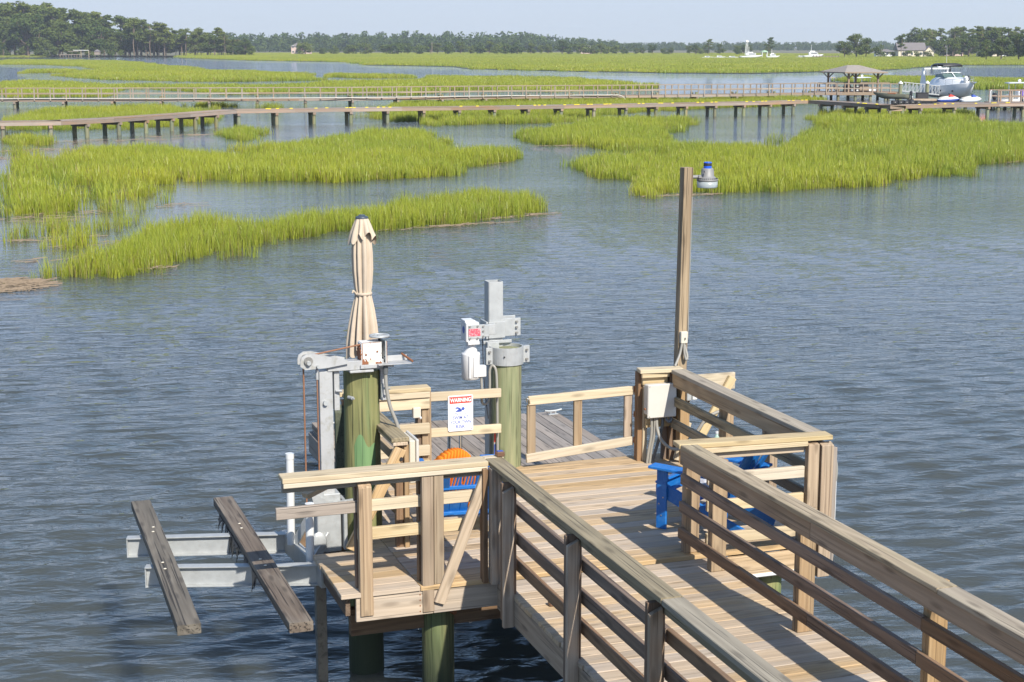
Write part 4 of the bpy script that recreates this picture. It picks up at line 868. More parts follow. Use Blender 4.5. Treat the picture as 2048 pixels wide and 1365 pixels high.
# gangway, piles and float
gw = thing('gangway', 'white aluminium gangway sloping down from the pavilion to the float', 'gangway', FR(38.6, 155.6, -.4), -YAW)
for yy in (0, 1.1):
    a = Vector((0, yy, .05)); b = Vector((3.4, yy, -.28)); MB().bar(a, b, .06, .12).build('side_beam', M['galv'], gw); MB().tube([a + Vector((.1, 0, .86)), b + Vector((-.25, 0, .86)), b + Vector((-.03, 0, .78)), b + Vector((0, 0, .1))], .035).build('hand_rail', M['galv'], gw)
    for k in range(9):
        f = k / 9; p = a.lerp(b, f); q = a.lerp(b, f + .11); MB().bar(p, p + Vector((0, 0, .86)), .045, .045).build('baluster', M['galv'], gw)
        if k % 2 == 0: MB().bar(p, q + Vector((0, 0, .84)), .035, .035).build('diagonal', M['galv'], gw)
MB().bar((0, .55, .0), (3.4, .55, -.33), 1.05, .05).build('tread', M['pvc'], gw)
for r, d, lab in ((36.9, 150.5, 'white capped green pile beside the olive skiff'), (39.7, 151.5, 'white capped green pile left of the big white cruiser'), ):
    t = thing('mooring_pile', lab, 'pile', FR(r, d, 0), 0, 'white capped mooring piles'); MB().cyl((0, 0, -2.6), (0, 0, .52), .19, .17, n=14).build('shaft', M['farpile'], t); MB().lathe([(.23, .5), (.23, .58), (.0, .80)], 16, WM[t.name]).build('cone_cap', M['pvc'], t, I4)
fl = thing('float_platform', 'tan and black float moored below the pavilion', 'float', FR(38.6, 149.6, -1.1), -YAW); MB().box((.5, .6, .12), (2.6, 2.6, .16), .02).build('deck', M['deck'], fl); MB().box((.5, .6, -.05), (2.5, 2.5, .2), .04).build('pontoon', M['black'], fl); cx_ = thing('dock_box', 'black dock box on the float below the pavilion', 'box', FR(39.15, 151.1, -.9), -YAW); MB().box((0, 0, .25), (1.1, .6, .5), .03).build('body', M['black'], cx_); MB().box((0, 0, .55), (1.14, .64, .08), .02).build('lid', M['black'], cx_)
# ------------------------------------------------------------------ boats
def loft(sections, name, mat, t, close=True, smooth=True):
    V = []; F = []; n = len(sections[0])
    for s_ in sections: V += s_
    for i in range(len(sections) - 1):
        for k in range(n - 1): F.append([i * n + k, i * n + k + 1, (i + 1) * n + k + 1, (i + 1) * n + k])
    if close: F.append(list(range(n))); F.append(list(range((len(sections) - 1) * n, len(sections) * n))[::-1])
    m = MB(); m.add(V, F, smooth)
    o = m.build(name, mat, t); bm = bmesh.new(); bm.from_mesh(o.data); bmesh.ops.recalc_face_normals(bm, faces=bm.faces); bm.to_mesh(o.data); bm.free(); return o
def hull_sections(L, B, zk, zs0, zs1, n=12, flare=.78, bowp=2.4):
    S = []
    for i in range(n + 1):
        f = i / n; b = B / 2 * (1 - max(0, (f - .35) / .65) ** bowp) + .02; z1 = zs0 + (zs1 - zs0) * f ** 1.6; kk = zk + (z1 - zk) * max(0, (f - .62) / .38) ** 2 * .8
        c = b * (flare + .12) * (1 - .3 * max(0, (f - .5) / .5)); zc = kk + (z1 - kk) * .22; x = L * f
        S.append([(x, -b, z1), (x, -b * .97, zc + (z1 - zc) * .55), (x, -c, zc), (x, 0, kk), (x, c, zc), (x, b * .97, zc + (z1 - zc) * .55), (x, b, z1)])
    return S
gel = plain('white_gelcoat', (.80, .80, .78), .25, 0, .04, 2, coat=.3); glassm, gn2, gb2 = newmat('boat_glass'); gb2.inputs['Base Color'].default_value = (.10, .15, .14, 1); gb2.inputs['Roughness'].default_value = .08
hullgrey = plain('pale_grey_hull', (.62, .64, .66), .3, 0, .05, 2)  # even pale grey, used for the hull of the blue-cowled jet ski
cr = thing('cabin_cruiser', 'big white cabin cruiser with black canopy raised on a lift', 'boat', FR(42.7, 160.6, -1.1), -YAW - R(77), None, 1.13)
loft(hull_sections(7.0, 2.75, 0, 1.0, 1.45), 'hull', gel, cr)
dk = [[(x, -b, z), (x, -b * .6, z + .07), (x, 0, z + .1), (x, b * .6, z + .07), (x, b, z)] for x, b, z in ((s_[0][0], abs(s_[0][1]) * .98, s_[0][2]) for s_ in hull_sections(7.0, 2.75, 0, 1.0, 1.45))]; loft(dk, 'deck', gel, cr)
cab = []
for x, w, z0, h in ((1.0, 1.14, 1.0, .35), (1.6, 1.14, 1.03, .78), (3.0, 1.08, 1.08, .82), (4.4, .9, 1.2, .62), (5.6, .55, 1.3, .32), (6.1, .3, 1.36, .1)): cab.append([(x, -w, z0), (x, -w * .9, z0 + h * .75), (x, -w * .6, z0 + h), (x, w * .6, z0 + h), (x, w * .9, z0 + h * .75), (x, w, z0)])
loft(cab, 'cabin_top', gel, cr)
ws = [[(x, -w, z), (x, -w * .55, z + .06), (x, w * .55, z + .06), (x, w, z)] for x, w, z in ((3.7, .9, 1.82), (3.15, .84, 2.15))]
loft(ws, 'windshield', glassm, cr, close=False)
MB().bar((3.92, 0, 1.84), (3.15, 0, 2.3), .07, .05).tube([(2.2, -1.0, 2.1), (3.15, -.86, 2.24), (3.15, .86, 2.24), (2.2, 1.0, 2.1)], .03).build('windshield_frame', gel, cr)
for s in (-1, 1): loft([[(2.2, s * 1.04, 1.84), (2.2, s * 1.0, 2.08)], [(3.7, s * .92, 1.84), (3.15, s * .86, 2.14)]], 'side_window', glassm, cr, close=False)
cn = []
for x in (1.2, 1.8, 2.6, 3.4): cn.append([(x, -.92, 2.98 - .1 * abs(x - 2.3)), (x, -.6, 3.08 - .05 * abs(x - 2.3)), (x, .6, 3.08 - .05 * abs(x - 2.3)), (x, .92, 2.98 - .1 * abs(x - 2.3)), (x, .9, 2.86 - .1 * abs(x - 2.3)), (x, -.9, 2.86 - .1 * abs(x - 2.3))])
loft(cn, 'canopy', M['black'], cr)
for x in (1.25, 2.3, 3.35):
    for s in (-1, 1): MB().cyl((x * .95 + .1, s * .93, 2.0), (x, s * .9, 2.9), .022, n=6).build('canopy_pole', M['chrome'], cr)
for s in (-1, 1): MB().box((1.25, s * .9, 2.5), (.3, .015, .75), .003).build('side_curtain', M['dconduit'], cr)
ar = []
for s in (-1, 1): MB().poly([(-.1, s * 1.3, 1.0), (1.3, s * 1.3, 1.0), (.7, s * 1.25, 1.45), (.35, s * 1.2, 2.3), (.5, s * 1.15, 2.55), (.05, s * 1.15, 2.6), (-.0, s * 1.2, 2.2)], (0, -s * .12, 0)).build('arch_side', gel, cr)
MB().bar((.27, -1.2, 2.56), (.27, 1.2, 2.56), .45, .12).build('arch_top', gel, cr); MB().lathe([(.2, 0), (.2, .06), (.0, .12)], 14, WM[cr.name] @ Matrix.Translation((.27, .35, 2.66))).build('radar_dome', gel, cr, I4)
MB().cyl((.1, 1.15, 2.5), (.0, 1.15, 4.6), .02, .012, n=6).build('antenna', M['pvc'], cr)
m = MB(); rp = [(7.0 * f, 1.375 * (1 - max(0, (f - .35) / .65) ** 2.4) * .95 + .02, 1.0 + .45 * f ** 1.6) for f in (.62, .74, .86, .96)]
for s in (-1, 1):
    m.tube([(x, s * b, z + .42) for x, b, z in rp] + [(7.0, 0, 1.88)], .02)
    for x, b, z in rp: m.cyl((x, s * b, z), (x, s * b, z + .42), .015, n=6)
m.build('bow_rail', M['chrome'], cr)
MB().bar((6.6, 0, 1.5), (7.35, 0, 1.5), .3, .08).ball((7.1, 0, 1.42), (.2, .1, .12)).build('anchor_pulpit', M['chrome'], cr); MB().ball((5.7, .2, 1.78), (.3, .22, .26)).build('fender', M['black'], cr); MB().ball((6.1, -.2, 1.75), (.28, .2, .26)).build('fender', gel, cr)
for x in (2.6, 3.7, 5.2): 
    for s in (-1, 1): MB().ball((x, s * 1.33 * (1 - max(0, (x / 7 - .35) / .65) ** 2.4), .72), (.14, .05, .08)).build('porthole', M['black'], cr)
cl_ = thing('cruiser_lift', 'dark lift cradle timbers beneath the white cruiser', 'boat lift', FR(42.3, 159.8, -1.3), -YAW - R(75)); MB().bar((.4, -.7, .05), (5.2, -.7, .05), .25, .25).build('bunk', M['black'], cl_); MB().bar((.4, .7, .05), (5.2, .7, .05), .25, .25).build('bunk', M['black'], cl_)
# olive skiff
olive = plain('olive_paint', (.15, .15, .105), .6, 0, .12, 3)
sk = thing('skiff', 'olive flat bottomed skiff with a black outboard on a float', 'boat', FR(36.9, 147.0, -.82), -YAW + R(158))
loft(hull_sections(3.3, 1.35, 0, .42, .62, 9, .82, 3), 'hull', olive, sk); inn = hull_sections(3.2, 1.2, .14, .44, .60, 9, .85, 3); 
MB().box((1.0, 0, .36), (.3, 1.1, .06)).build('thwart', olive, sk); MB().box((2.4, 0, .5), (.9, .8, .05)).build('foredeck', olive, sk); MB().box((1.6, .1, .5), (.7, .5, .12), .03).build('cushion', M['rust'], sk)
MB().box((-.15, 0, .55), (.25, .3, .38), .06).box((-.2, 0, .15), (.14, .1, .6), .03).ball((-.2, 0, -.2), (.12, .06, .1)).build('outboard', M['black'], sk); MB().box((-.28, .0, .2), (.1, .12, .16), .03).build('motor_bracket', M['pvc'], sk)
dp = thing('drive_on_float', 'black plastic drive on float under the olive skiff', 'float', FR(35.3, 147.2, -1.2), -YAW)
for k in range(5): MB().box((.2 + .55 * k, -.35, .1 + .02 * (k % 2)), (.52, .6, .32), .05).build('float_cube', M['black'], dp); MB().box((.2 + .55 * k, -.66, .1), (.1, .05, .1), .01).build('lug', M['conduit'], dp)
def jetski(label, r, d, rz, cowl, hood):
    t = thing('jet_ski', label, 'jet ski', FR(r, d, -1.16), rz, 'jet skis on the float'); loft(hull_sections(2.0, .85, 0, .26, .36, 8, .8, 2.6), 'hull', M['navy'] if cowl == 'red' else hullgrey, t)
    up = [[(x, -w, z), (x, -w * .5, z + h), (x, w * .5, z + h), (x, w, z)] for x, w, z, h in ((.0, .34, .26, .06), (.8, .36, .28, .1), (1.2, .34, .3, .26), (1.6, .24, .33, .2), (1.95, .05, .36, .03))]; loft(up, 'deck', gel, t)
    loft([[(x, -w, z), (x, -w * .6, z + h), (x, w * .6, z + h), (x, w, z)] for x, w, z, h in ((.1, .14, .34, .12), (.6, .15, .36, .2), (1.05, .13, .38, .24))], 'seat', M['boxwhite'], t)
    loft([[(x, -w, z), (x, -w * .6, z + h), (x, w * .6, z + h), (x, w, z)] for x, w, z, h in ((1.0, .2, .46, .24), (1.2, .24, .46, .28), (1.55, .16, .44, .14), (1.75, .08, .42, .04))], 'cowl', M[cowl], t)
    MB().tube([(1.0, -.3, .80), (1.08, -.12, .76), (1.08, .12, .76), (1.0, .3, .80)], .025).cyl((1.1, 0, .55), (1.07, 0, .77), .035, n=8).build('handlebar', M['black'], t)
jetski('white and navy jet ski with a red cowl on the float', 39.9, 148.3, -YAW - R(4), 'red', 0); jetski('white jet ski with a dark blue cowl below the cruiser bow', 41.9, 147.8, -YAW + R(2), 'navy', 0)
jp = thing('jet_ski_float', 'low dark float carrying the jet skis', 'float', FR(41.8, 148.0, -1.25), -YAW); MB().box((0, 0, .03), (4.6, 1.6, .16), .04).build('pontoon', M['dconduit'], jp)
bo = thing('buoy', 'orange float lying beside the right hand dock', 'buoy', FR(41.0, 137.5, -1.1), -YAW); MB().cyl((-.35, 0, .05), (.35, 0, .05), .09, n=10).ball((-.35, 0, .05), .09).ball((.35, 0, .05), .09).build('body', M['orange'], bo)
# right hand dock
rdk = thing('railed_dock', 'brown railed dock at the right edge joined to the low boardwalk', 'dock', FR(43.2, 132.5, -.62), -YAW)
lp_('deck', rdk, (-2.9, 1.2, -.03), (5.5, 1.2, -.03), 2.6, .08, 'farwood'); lp_('edge_beam', rdk, (-2.9, -.12, -.15), (5.5, -.12, -.15), .07, .26, 'farwood')
for xx in (-2.4, -1.2, .2, 1.6, 3.2, 4.8):
    for yy in (.15, 2.2): MB().cyl((xx, yy, -2.4), (xx, yy, 0), .15, n=10).build('pile', M['farpile'], rdk)
for yy in (-.05, 2.4):
    lp_('top_rail', rdk, (-2.6, yy, .98), (5.5, yy, .98), .14, .06, 'farwood'); lp_('mid_rail', rdk, (-2.6, yy, .48), (5.5, yy, .48), .05, .1, 'farwood'); xx = -2.5
    while xx < 5.5: lp_('rail_post', rdk, (xx, yy, -.1), (xx, yy, .98), .12, .1, 'farwood'); xx += .95
lp_('deck_link', rdk, (-7.5, .3, -.05), (-2.95, .3, -.05), 1.3, .06, 'farwood'); lp_('edge_beam', rdk, (-7.5, -.38, -.16), (-2.95, -.38, -.16), .06, .2, 'farwood')
for xx in (-3.3, -4.1, -5.2): MB().cyl((xx, 0, -2.4), (xx, 0, -.1), .15, n=10).build('pile', M['farpile'], rdk)
for xx in (-3.1,): MB().tube([(xx, .2, -.1), (xx, .2, .75), (xx + .1, .4, .95), (xx + .25, .7, .9), (xx + .25, .9, .0)], .035).build('ladder_rail', M['pvc'], rdk)
def console_boat(label, r, d, rz, s=1.0):
    t = thing('console_boat', label, 'boat', FR(r, d, -1.2), rz, 'white console boats', s); loft(hull_sections(5.5, 2.0, 0, .75, 1.0), 'hull', gel, t); MB().box((2.4, 0, 1.05), (.8, .8, .9), .08).build('console', gel, t); MB().box((2.85, 0, 1.6), (.05, .75, .35), .01).build('windscreen', glassm, t)
    top = [[(x, -w, 2.25 + c), (x, -w * .6, 2.33 + c), (x, w * .6, 2.33 + c), (x, w, 2.25 + c), (x, 0, 2.2 + c)] for x, w, c in ((1.0, .7, -.02), (1.6, .95, 0), (2.8, .95, 0), (3.4, .65, -.02))]; loft(top, 't_top', gel, t); 
    for x in (1.5, 3.0):
        for q in (-.7, .7): MB().cyl((x, q * .8, .7), (x, q, 2.25), .03, n=6).build('top_post', M['chrome'], t)
    MB().ball((2.2, 0, 2.45), (.16, .16, .16)).build('light_dome', gel, t); MB().box((-.2, 0, 1.05), (.35, .4, .6), .08).box((-.2, 0, .4), (.2, .14, .9), .04).build('outboard', M['black'], t); MB().box((1.3, 0, .95), (.5, 1.0, .5), .08).build('seat', M['boxwhite'], t)
console_boat('white console boat with a flat hard top behind the right edge dock', 42.1, 137.5, -YAW + R(8), .92)
console_boat('white console boat seen through the pavilion posts', 35.9, 168.0, -YAW + R(40), .85)
sc = thing('cooler', 'long white cooler on the railed dock at the right edge', 'cooler', FR(44.3, 134.2, -.6), -YAW); MB().box((0, 0, .26), (1.3, .5, .46), .04).build('body', M['pvc'], sc); MB().box((0, 0, .53), (1.34, .54, .08), .02).build('lid', M['pvc'], sc)
pc = thing('hanging_cloth', 'small purple cloth hung on the railing of the right edge dock', 'cloth', FR(43.4, 134.85, .0), -YAW); MB().box((0, 0, .18), (.3, .05, .4), .02).box((.06, 0, -.06), (.16, .04, .2), .02).build('cloth', plain('purple_cloth', (.14, .07, .4), .9), pc)
# ------------------------------------------------------------------ marsh grass
POLY = {
'G1':[(1.0,37.5),(1.9,36.7),(2.9,36.6),(3.7,37.1),(4.6,38.7),(6.2,40.7),(7.5,42.2),(8.6,43.0),(9.9,43.6),(11.5,44.1),(13.6,44.7),(15.7,46.3),(17.1,47.1),(18.2,48.6),(17.8,47.8),(18.1,51.5),(17.6,53.9),(15.4,52.5),(13.2,50.6),(11.6,48.8),(9.8,47.3),(7.5,45.5),(6.4,47.3),(4.9,46.2),(3.8,44.3),(3.2,41.2),(2.2,39.8),(1.3,38.0)],#86m2
'G1s':[(0.6,49.4),(1.7,55.4),(3.8,53.3),(5.7,51.6),(3.9,45.6),(3.0,42.4),(1.6,39.8),(0.5,41.2)],#47m2
'G2':[(2.7,56.0),(3.7,53.2),(5.2,55.2),(6.7,58.6),(7.9,63.7),(11.4,61.8),(13.7,60.2),(15.8,60.8),(18.2,62.0),(21.0,66.5),(23.2,68.3),(24.4,69.5),(25.6,72.7),(24.7,74.1),(22.3,74.0),(23.6,80.3),(25.9,91.5),(24.5,93.8),(22.0,92.8),(18.7,84.9),(16.1,81.9),(13.3,80.1),(11.2,81.3),(8.8,81.2),(5.1,81.6),(4.0,78.3),(3.2,72.4),(2.3,69.9)],#473m2
'G2hole':[(9.2,81.8),(11.5,81.5),(13.2,79.3),(14.2,76.6),(13.8,74.5),(11.1,75.5),(9.1,76.9)],#25m2
'G2s':[(1.3,85.8),(2.7,85.3),(3.4,74.0),(2.8,56.9),(3.6,53.0),(6.3,56.7),(6.6,54.7),(4.5,51.9),(2.5,51.5),(1.2,51.4),(0.7,52.4)],#78m2
'G3':[(1.5,96.2),(3.1,95.7),(4.4,91.9),(4.6,93.9),(4.1,87.8),(2.9,89.6),(1.3,88.8)],#18m2
'G4':[(1.9,117.0),(3.7,127.5),(5.8,134.3),(15.0,139.6),(16.4,137.9),(16.3,127.4),(18.7,132.2),(17.1,115.7),(14.5,107.4),(11.0,105.8),(8.6,104.0),(6.3,106.1),(3.4,104.5),(1.6,105.2)],#432m2
'G4b':[(17.5,140.0),(19.4,143.4),(22.4,139.7),(24.4,130.3),(25.5,135.4),(22.1,137.8),(18.8,138.9),(18.2,144.0)],#5m2
'G5':[(13.0,92.3),(14.6,99.2),(16.0,100.0),(17.3,98.2),(17.7,99.7),(15.3,88.7),(13.7,89.3),(13.6,95.1)],#27m2
'G6':[(27.0,113.8),(32.8,129.8),(37.8,142.8),(48.5,145.3),(58.8,145.0),(65.1,141.2),(76.1,142.5),(78.5,135.0),(82.6,138.8),(67.9,125.7),(59.7,122.6),(54.4,119.9),(51.3,116.9),(45.8,112.9),(39.6,103.3),(36.1,102.2),(31.7,101.5),(29.6,100.9),(30.6,107.9),(27.9,107.3),(28.3,118.0)],#1195m2
'R1':[(29.5,84.9),(29.0,80.2),(30.4,80.2),(31.1,79.5),(30.8,76.1),(31.6,74.2),(31.7,71.0),(36.0,78.3),(40.4,88.3),(42.7,95.0),(46.1,97.3),(48.9,102.4),(47.6,100.5),(47.6,103.1),(42.9,103.0),(39.8,101.6),(36.2,95.0),(33.0,91.5),(30.0,88.5)],#204m2
'R2':[(24.5,62.8),(23.6,59.5),(24.4,57.1),(22.3,52.0),(22.6,50.9),(23.7,50.7),(26.0,51.6),(28.0,52.0),(31.0,52.3),(34.2,54.5),(36.7,55.1),(38.4,55.1),(39.9,57.0),(41.9,59.6),(46.0,61.1),(48.6,61.9),(67.3,86.0),(65.1,86.8),(63.0,88.5),(59.5,86.5),(53.5,84.8),(48.2,85.2),(41.1,74.8),(37.8,69.2),(36.9,72.0),(35.7,74.7),(34.5,76.0),(30.8,71.0),(27.2,67.0),(25.0,65.5)],#559m2
'R3':[(50.7,89.5),(58.0,101.3),(66.3,112.5),(69.0,109.4),(72.2,108.3),(74.2,106.5),(70.8,99.9),(63.7,91.3),(56.9,88.2),(51.9,88.0),(51.9,91.2)],#258m2
'B1':[(4.1,238.4),(10.7,229.3),(18.6,214.1),(24.7,209.1),(34.3,200.2),(39.4,204.1),(46.7,217.0),(61.7,222.2),(71.4,256.1),(80.6,243.8),(90.7,231.7),(86.3,210.3),(83.6,191.9),(81.7,187.1),(63.6,172.4),(54.4,182.0),(42.8,165.8),(35.0,176.0),(26.5,175.1),(21.3,202.7),(17.4,199.3),(13.8,170.4),(2.9,174.2)],#3769m2
'B1b':[(54.6,257.2),(61.3,280.1),(71.8,260.9),(70.6,254.1),(59.7,257.8),(58.5,271.7)],#192m2
'B2':[(10.9,610.5),(48.7,555.1),(50.5,485.1),(48.4,408.4),(50.6,377.2),(47.9,343.7),(55.9,325.9),(59.2,298.2),(54.3,262.0),(53.0,247.7),(51.3,240.7),(35.3,235.5),(28.9,244.7),(18.9,259.4),(15.8,277.2),(15.1,301.4),(22.0,327.6),(28.2,375.5),(26.3,422.1),(19.4,470.0),(8.4,473.7)],#11286m2
'B2hole':[(29.6,331.3),(40.9,334.0),(37.7,310.2),(29.3,313.0)],#207m2
'B3':[(8.2,315.6),(11.9,341.0),(21.5,352.8),(20.9,327.9),(11.3,325.1)],#213m2
'B5':[(124.3,212.1),(137.1,229.0),(146.3,221.3),(149.8,211.4),(154.3,197.9),(126.4,162.0),(117.1,165.2),(122.5,183.9),(124.2,195.3),(123.1,205.5)],#1325m2
'F1':[(86.2,695.5),(98.0,570.5),(118.0,508.6),(104.4,428.7),(110.5,414.9),(117.7,390.9),(110.5,355.7),(113.9,338.1),(120.2,313.8),(131.0,284.2),(142.5,274.3),(167.9,290.6),(191.3,303.9),(233.7,351.2),(260.6,375.2),(289.5,365.3),(664.6,839.3),(559.5,875.3),(362.0,1085.2),(135.2,1087.1)],#274957m2
'F0':[(0.8,805.4),(38.0,811.0),(44.0,939.2),(1.0,953.9)],#5562m2
}
def leaf_mat(name, c0, c1, tipc, big=.02, sat=1.0, trans=.45):
    m, nt, b = newmat(name); t = NT(nt); nt.nodes.remove(b); out = nt.nodes['Material Output']
    geo = t.n('ShaderNodeNewGeometry').outputs['Position']; oi = t.n('ShaderNodeObjectInfo').outputs['Random']
    nz = t.noise(geo, big, 3, .55); nz2 = t.noise(geo, big * 9, 2, .5)
    f = t.math('ADD', t.math('MULTIPLY_ADD', nz, 1.6, -.45), t.math('MULTIPLY_ADD', nz2, 1.3, -.65), clamp=False)
    f = t.math('ADD', f, t.math('MULTIPLY_ADD', oi, .6, -.3), clamp=True)
    c = t.mix(f, c0, c1)
    at = t.n('ShaderNodeAttribute'); at.attribute_name = 'tip'; c = t.mix(t.math('MULTIPLY', at.outputs['Fac'], .55), c, tipc)
    at2 = t.n('ShaderNodeAttribute'); at2.attribute_name = 'dead'; c = t.mix(at2.outputs['Fac'], c, (.30, .22, .09))
    d = t.n('ShaderNodeBsdfDiffuse'); t.l(c, d.inputs[0]); tr = t.n('ShaderNodeBsdfTranslucent'); t.l(c, tr.inputs[0])
    mx = t.n('ShaderNodeMixShader'); mx.inputs[0].default_value = trans; t.l(d.outputs[0], mx.inputs[1]); t.l(tr.outputs[0], mx.inputs[2])
    gl = t.n('ShaderNodeBsdfGlossy'); gl.inputs['Roughness'].default_value = .45; m2 = t.n('ShaderNodeMixShader'); m2.inputs[0].default_value = .04; t.l(mx.outputs[0], m2.inputs[1]); t.l(gl.outputs[0], m2.inputs[2])
    t.l(m2.outputs[0], out.inputs['Surface']); return m
M['grass'] = leaf_mat('marsh_grass_leaf', (.18, .275, .026), (.46, .45, .030), (.50, .52, .06))
def tuft(name, rad, nb, h0, h1, w, seed, mat, seg=2):
    g = random.Random(seed); V = []; F = []; tip = []; dead = []
    for k in range(nb):
        a = g.uniform(0, 6.283); rr = rad * math.sqrt(g.random()); x, y = rr * math.cos(a), rr * math.sin(a); h = g.uniform(h0, h1) * (1 - .12 * rr / rad)
        th = g.uniform(0, 6.283); dx, dy = math.cos(th), math.sin(th); la = g.uniform(0, 6.283); ln = g.uniform(.05, .38) * h; lx, ly = math.cos(la) * ln, math.sin(la) * ln; n = len(V); dd = g.uniform(.5, 1) if g.random() < .12 else 0
        for f, ww in ((-.25, 1), (.5, .85), (.8, .5)):
            b = max(f, 0) ** 1.8; V += [(x + lx * b - dx * w * ww / 2, y + ly * b - dy * w * ww / 2, h * f), (x + lx * b + dx * w * ww / 2, y + ly * b + dy * w * ww / 2, h * f)]; tip += [max(f, 0)] * 2
        V.append((x + lx, y + ly, h)); tip.append(1); dead += [dd] * 7
        F += [[n, n + 1, n + 3, n + 2], [n + 2, n + 3, n + 5, n + 4], [n + 4, n + 5, n + 6]]
    me = bpy.data.meshes.new(name); me.from_pydata(V, [], F); me.update(); me.materials.append(mat)
    me.attributes.new('tip', 'FLOAT', 'POINT').data.foreach_set('value', tip); me.attributes.new('dead', 'FLOAT', 'POINT').data.foreach_set('value', [float(d) for d in dead])
    return bpy.data.objects.new(name, me)
def inside(P, x, y):
    c = np.zeros(len(x), bool); n = len(P)
    for i in range(n):
        (x0, y0), (x1, y1) = P[i], P[(i + 1) % n]
        if y0 == y1: continue
        k = ((y0 > y) != (y1 > y)) & (x < (x1 - x0) * (y - y0) / (y1 - y0) + x0); c ^= k
    return c
def edge_dist(P, x, y):
    d = np.full(len(x), 1e9); n = len(P)
    for i in range(n):
        ax, ay = P[i]; bx, by = P[(i + 1) % n]; vx, vy = bx - ax, by - ay; L = vx * vx + vy * vy + 1e-9
        t = np.clip(((x - ax) * vx + (y - ay) * vy) / L, 0, 1); d = np.minimum(d, np.hypot(x - ax - t * vx, y - ay - t * vy))
    return d
def clumpy(x, y, s, seed):
    g = np.random.default_rng(seed); v = 0
    for i in range(9):
        a = g.uniform(0, 6.28); k = g.uniform(.5, 2.2) / s; v = v + np.sin(k * (x * math.cos(a) + y * math.sin(a)) + g.uniform(0, 6.28) + .7 * np.sin(y * k * .6 + i))
    return v / 9
def scatter(poly, dens, hole=None, jit=.5, s=1.5, thr=-.45, seed=1, edge=1.0, prob=None):
    P = np.array(poly); lo, hi = P.min(0) - jit, P.max(0) + jit; n = int((hi[0] - lo[0]) * (hi[1] - lo[1]) * dens)
    g = np.random.default_rng(seed); x = g.uniform(lo[0], hi[0], n); y = g.uniform(lo[1], hi[1], n)
    jx = x + jit * clumpy(x, y, s, seed + 5) * 1.6; jy = y + 2 * jit * clumpy(x, y, s, seed + 9) * 1.6
    k = inside(poly, jx, jy)
    if hole: k &= ~inside(hole, jx, jy)
    if prob: k &= g.random(n) < prob(jx, jy)
    x, y = x[k], y[k]; d = edge_dist(poly, x, y); c = clumpy(x, y, s, seed + 2)
    keep = (c > thr) & (g.random(len(x)) < np.clip(.12 + .75 * d / edge, 0, 1)); x, y, d, c = x[keep], y[keep], d[keep], c[keep]
    sc = g.uniform(.62, 1.32, len(x)) * (.82 + .18 * np.clip(d / edge, 0, 1)) * (1 + .45 * c)
    return np.stack([x, y], 1), sc
def grass_group(coll):
    ng = bpy.data.node_groups.new('grass_on_points', 'GeometryNodeTree'); ng.interface.new_socket('Geometry', in_out='INPUT', socket_type='NodeSocketGeometry'); ng.interface.new_socket('Geometry', in_out='OUTPUT', socket_type='NodeSocketGeometry')
    N = ng.nodes; gi = N.new('NodeGroupInput'); go = N.new('NodeGroupOutput'); m2p = N.new('GeometryNodeMeshToPoints'); iop = N.new('GeometryNodeInstanceOnPoints'); ci = N.new('GeometryNodeCollectionInfo')
    ci.inputs['Collection'].default_value = coll; ci.inputs['Separate Children'].default_value = True; ci.inputs['Reset Children'].default_value = True; iop.inputs['Pick Instance'].default_value = True
    rv = N.new('FunctionNodeRandomValue'); rv.data_type = 'FLOAT_VECTOR'; rv.inputs['Min'].default_value = (-.06, -.06, 0); rv.inputs['Max'].default_value = (.06, .06, 6.283)
    na = N.new('GeometryNodeInputNamedAttribute'); na.data_type = 'FLOAT'; na.inputs['Name'].default_value = 'size'
    Lk = ng.links.new; Lk(gi.outputs[0], m2p.inputs[0]); Lk(m2p.outputs[0], iop.inputs['Points']); Lk(ci.outputs[0], iop.inputs['Instance']); Lk(rv.outputs[0], iop.inputs['Rotation'])
    Lk(na.outputs[0], iop.inputs['Scale']); Lk(iop.outputs[0], go.inputs[0]); return ng
def tuft_set(nm, *a):
    c = bpy.data.collections.new(nm)
    for k in range(5): c.objects.link(tuft(nm, *a[:-1], 50 + k, a[-1]))
    return grass_group(c)
NEAR = tuft_set('tuft_near', .13, 17, .16, .56, .011, M['grass']); MID = tuft_set('tuft_mid', .34, 38, .18, .60, .019, M['grass'])
FAR = tuft_set('tuft_far', .9, 52, .25, .68, .06, M['grass']); VFAR = tuft_set('tuft_distant', 2.0, 95, .30, .66, .11, M['grass'])
def grass(label, ng, parts):
    P = []; S = []
    for kw in parts:
        z = kw.pop('z', WATER); p, s = scatter(**kw); P.append(np.column_stack([p, np.full(len(p), z)])); S.append(s)
    P = np.concatenate(P); S = np.concatenate(S)
    me = bpy.data.meshes.new('marsh_grass'); me.vertices.add(len(P)); me.vertices.foreach_set('co', P.ravel()); me.attributes.new('size', 'FLOAT', 'POINT').data.foreach_set('value', S.astype(np.float32)); me.update()
    o = bpy.data.objects.new('marsh_grass', me); link(o); tag(o, label, 'grass', kind='stuff'); md = o.modifiers.new('grass', 'NODES'); md.node_group = ng; return len(P)
n = grass('bright green marsh grass bed nearest the dock, ending in a point', NEAR, [dict(poly=POLY['G1'], dens=40, jit=.3, s=.8, thr=-.38, seed=3, edge=.45, prob=lambda x, y: np.clip(.6 + (x - 1) / 8, 0, 1)), dict(poly=POLY['G1'], dens=7, jit=1.3, s=1.2, thr=.16, seed=43, edge=.3), dict(poly=POLY['G1s'], dens=12, jit=.8, s=.7, thr=.08, seed=4, edge=.5)])
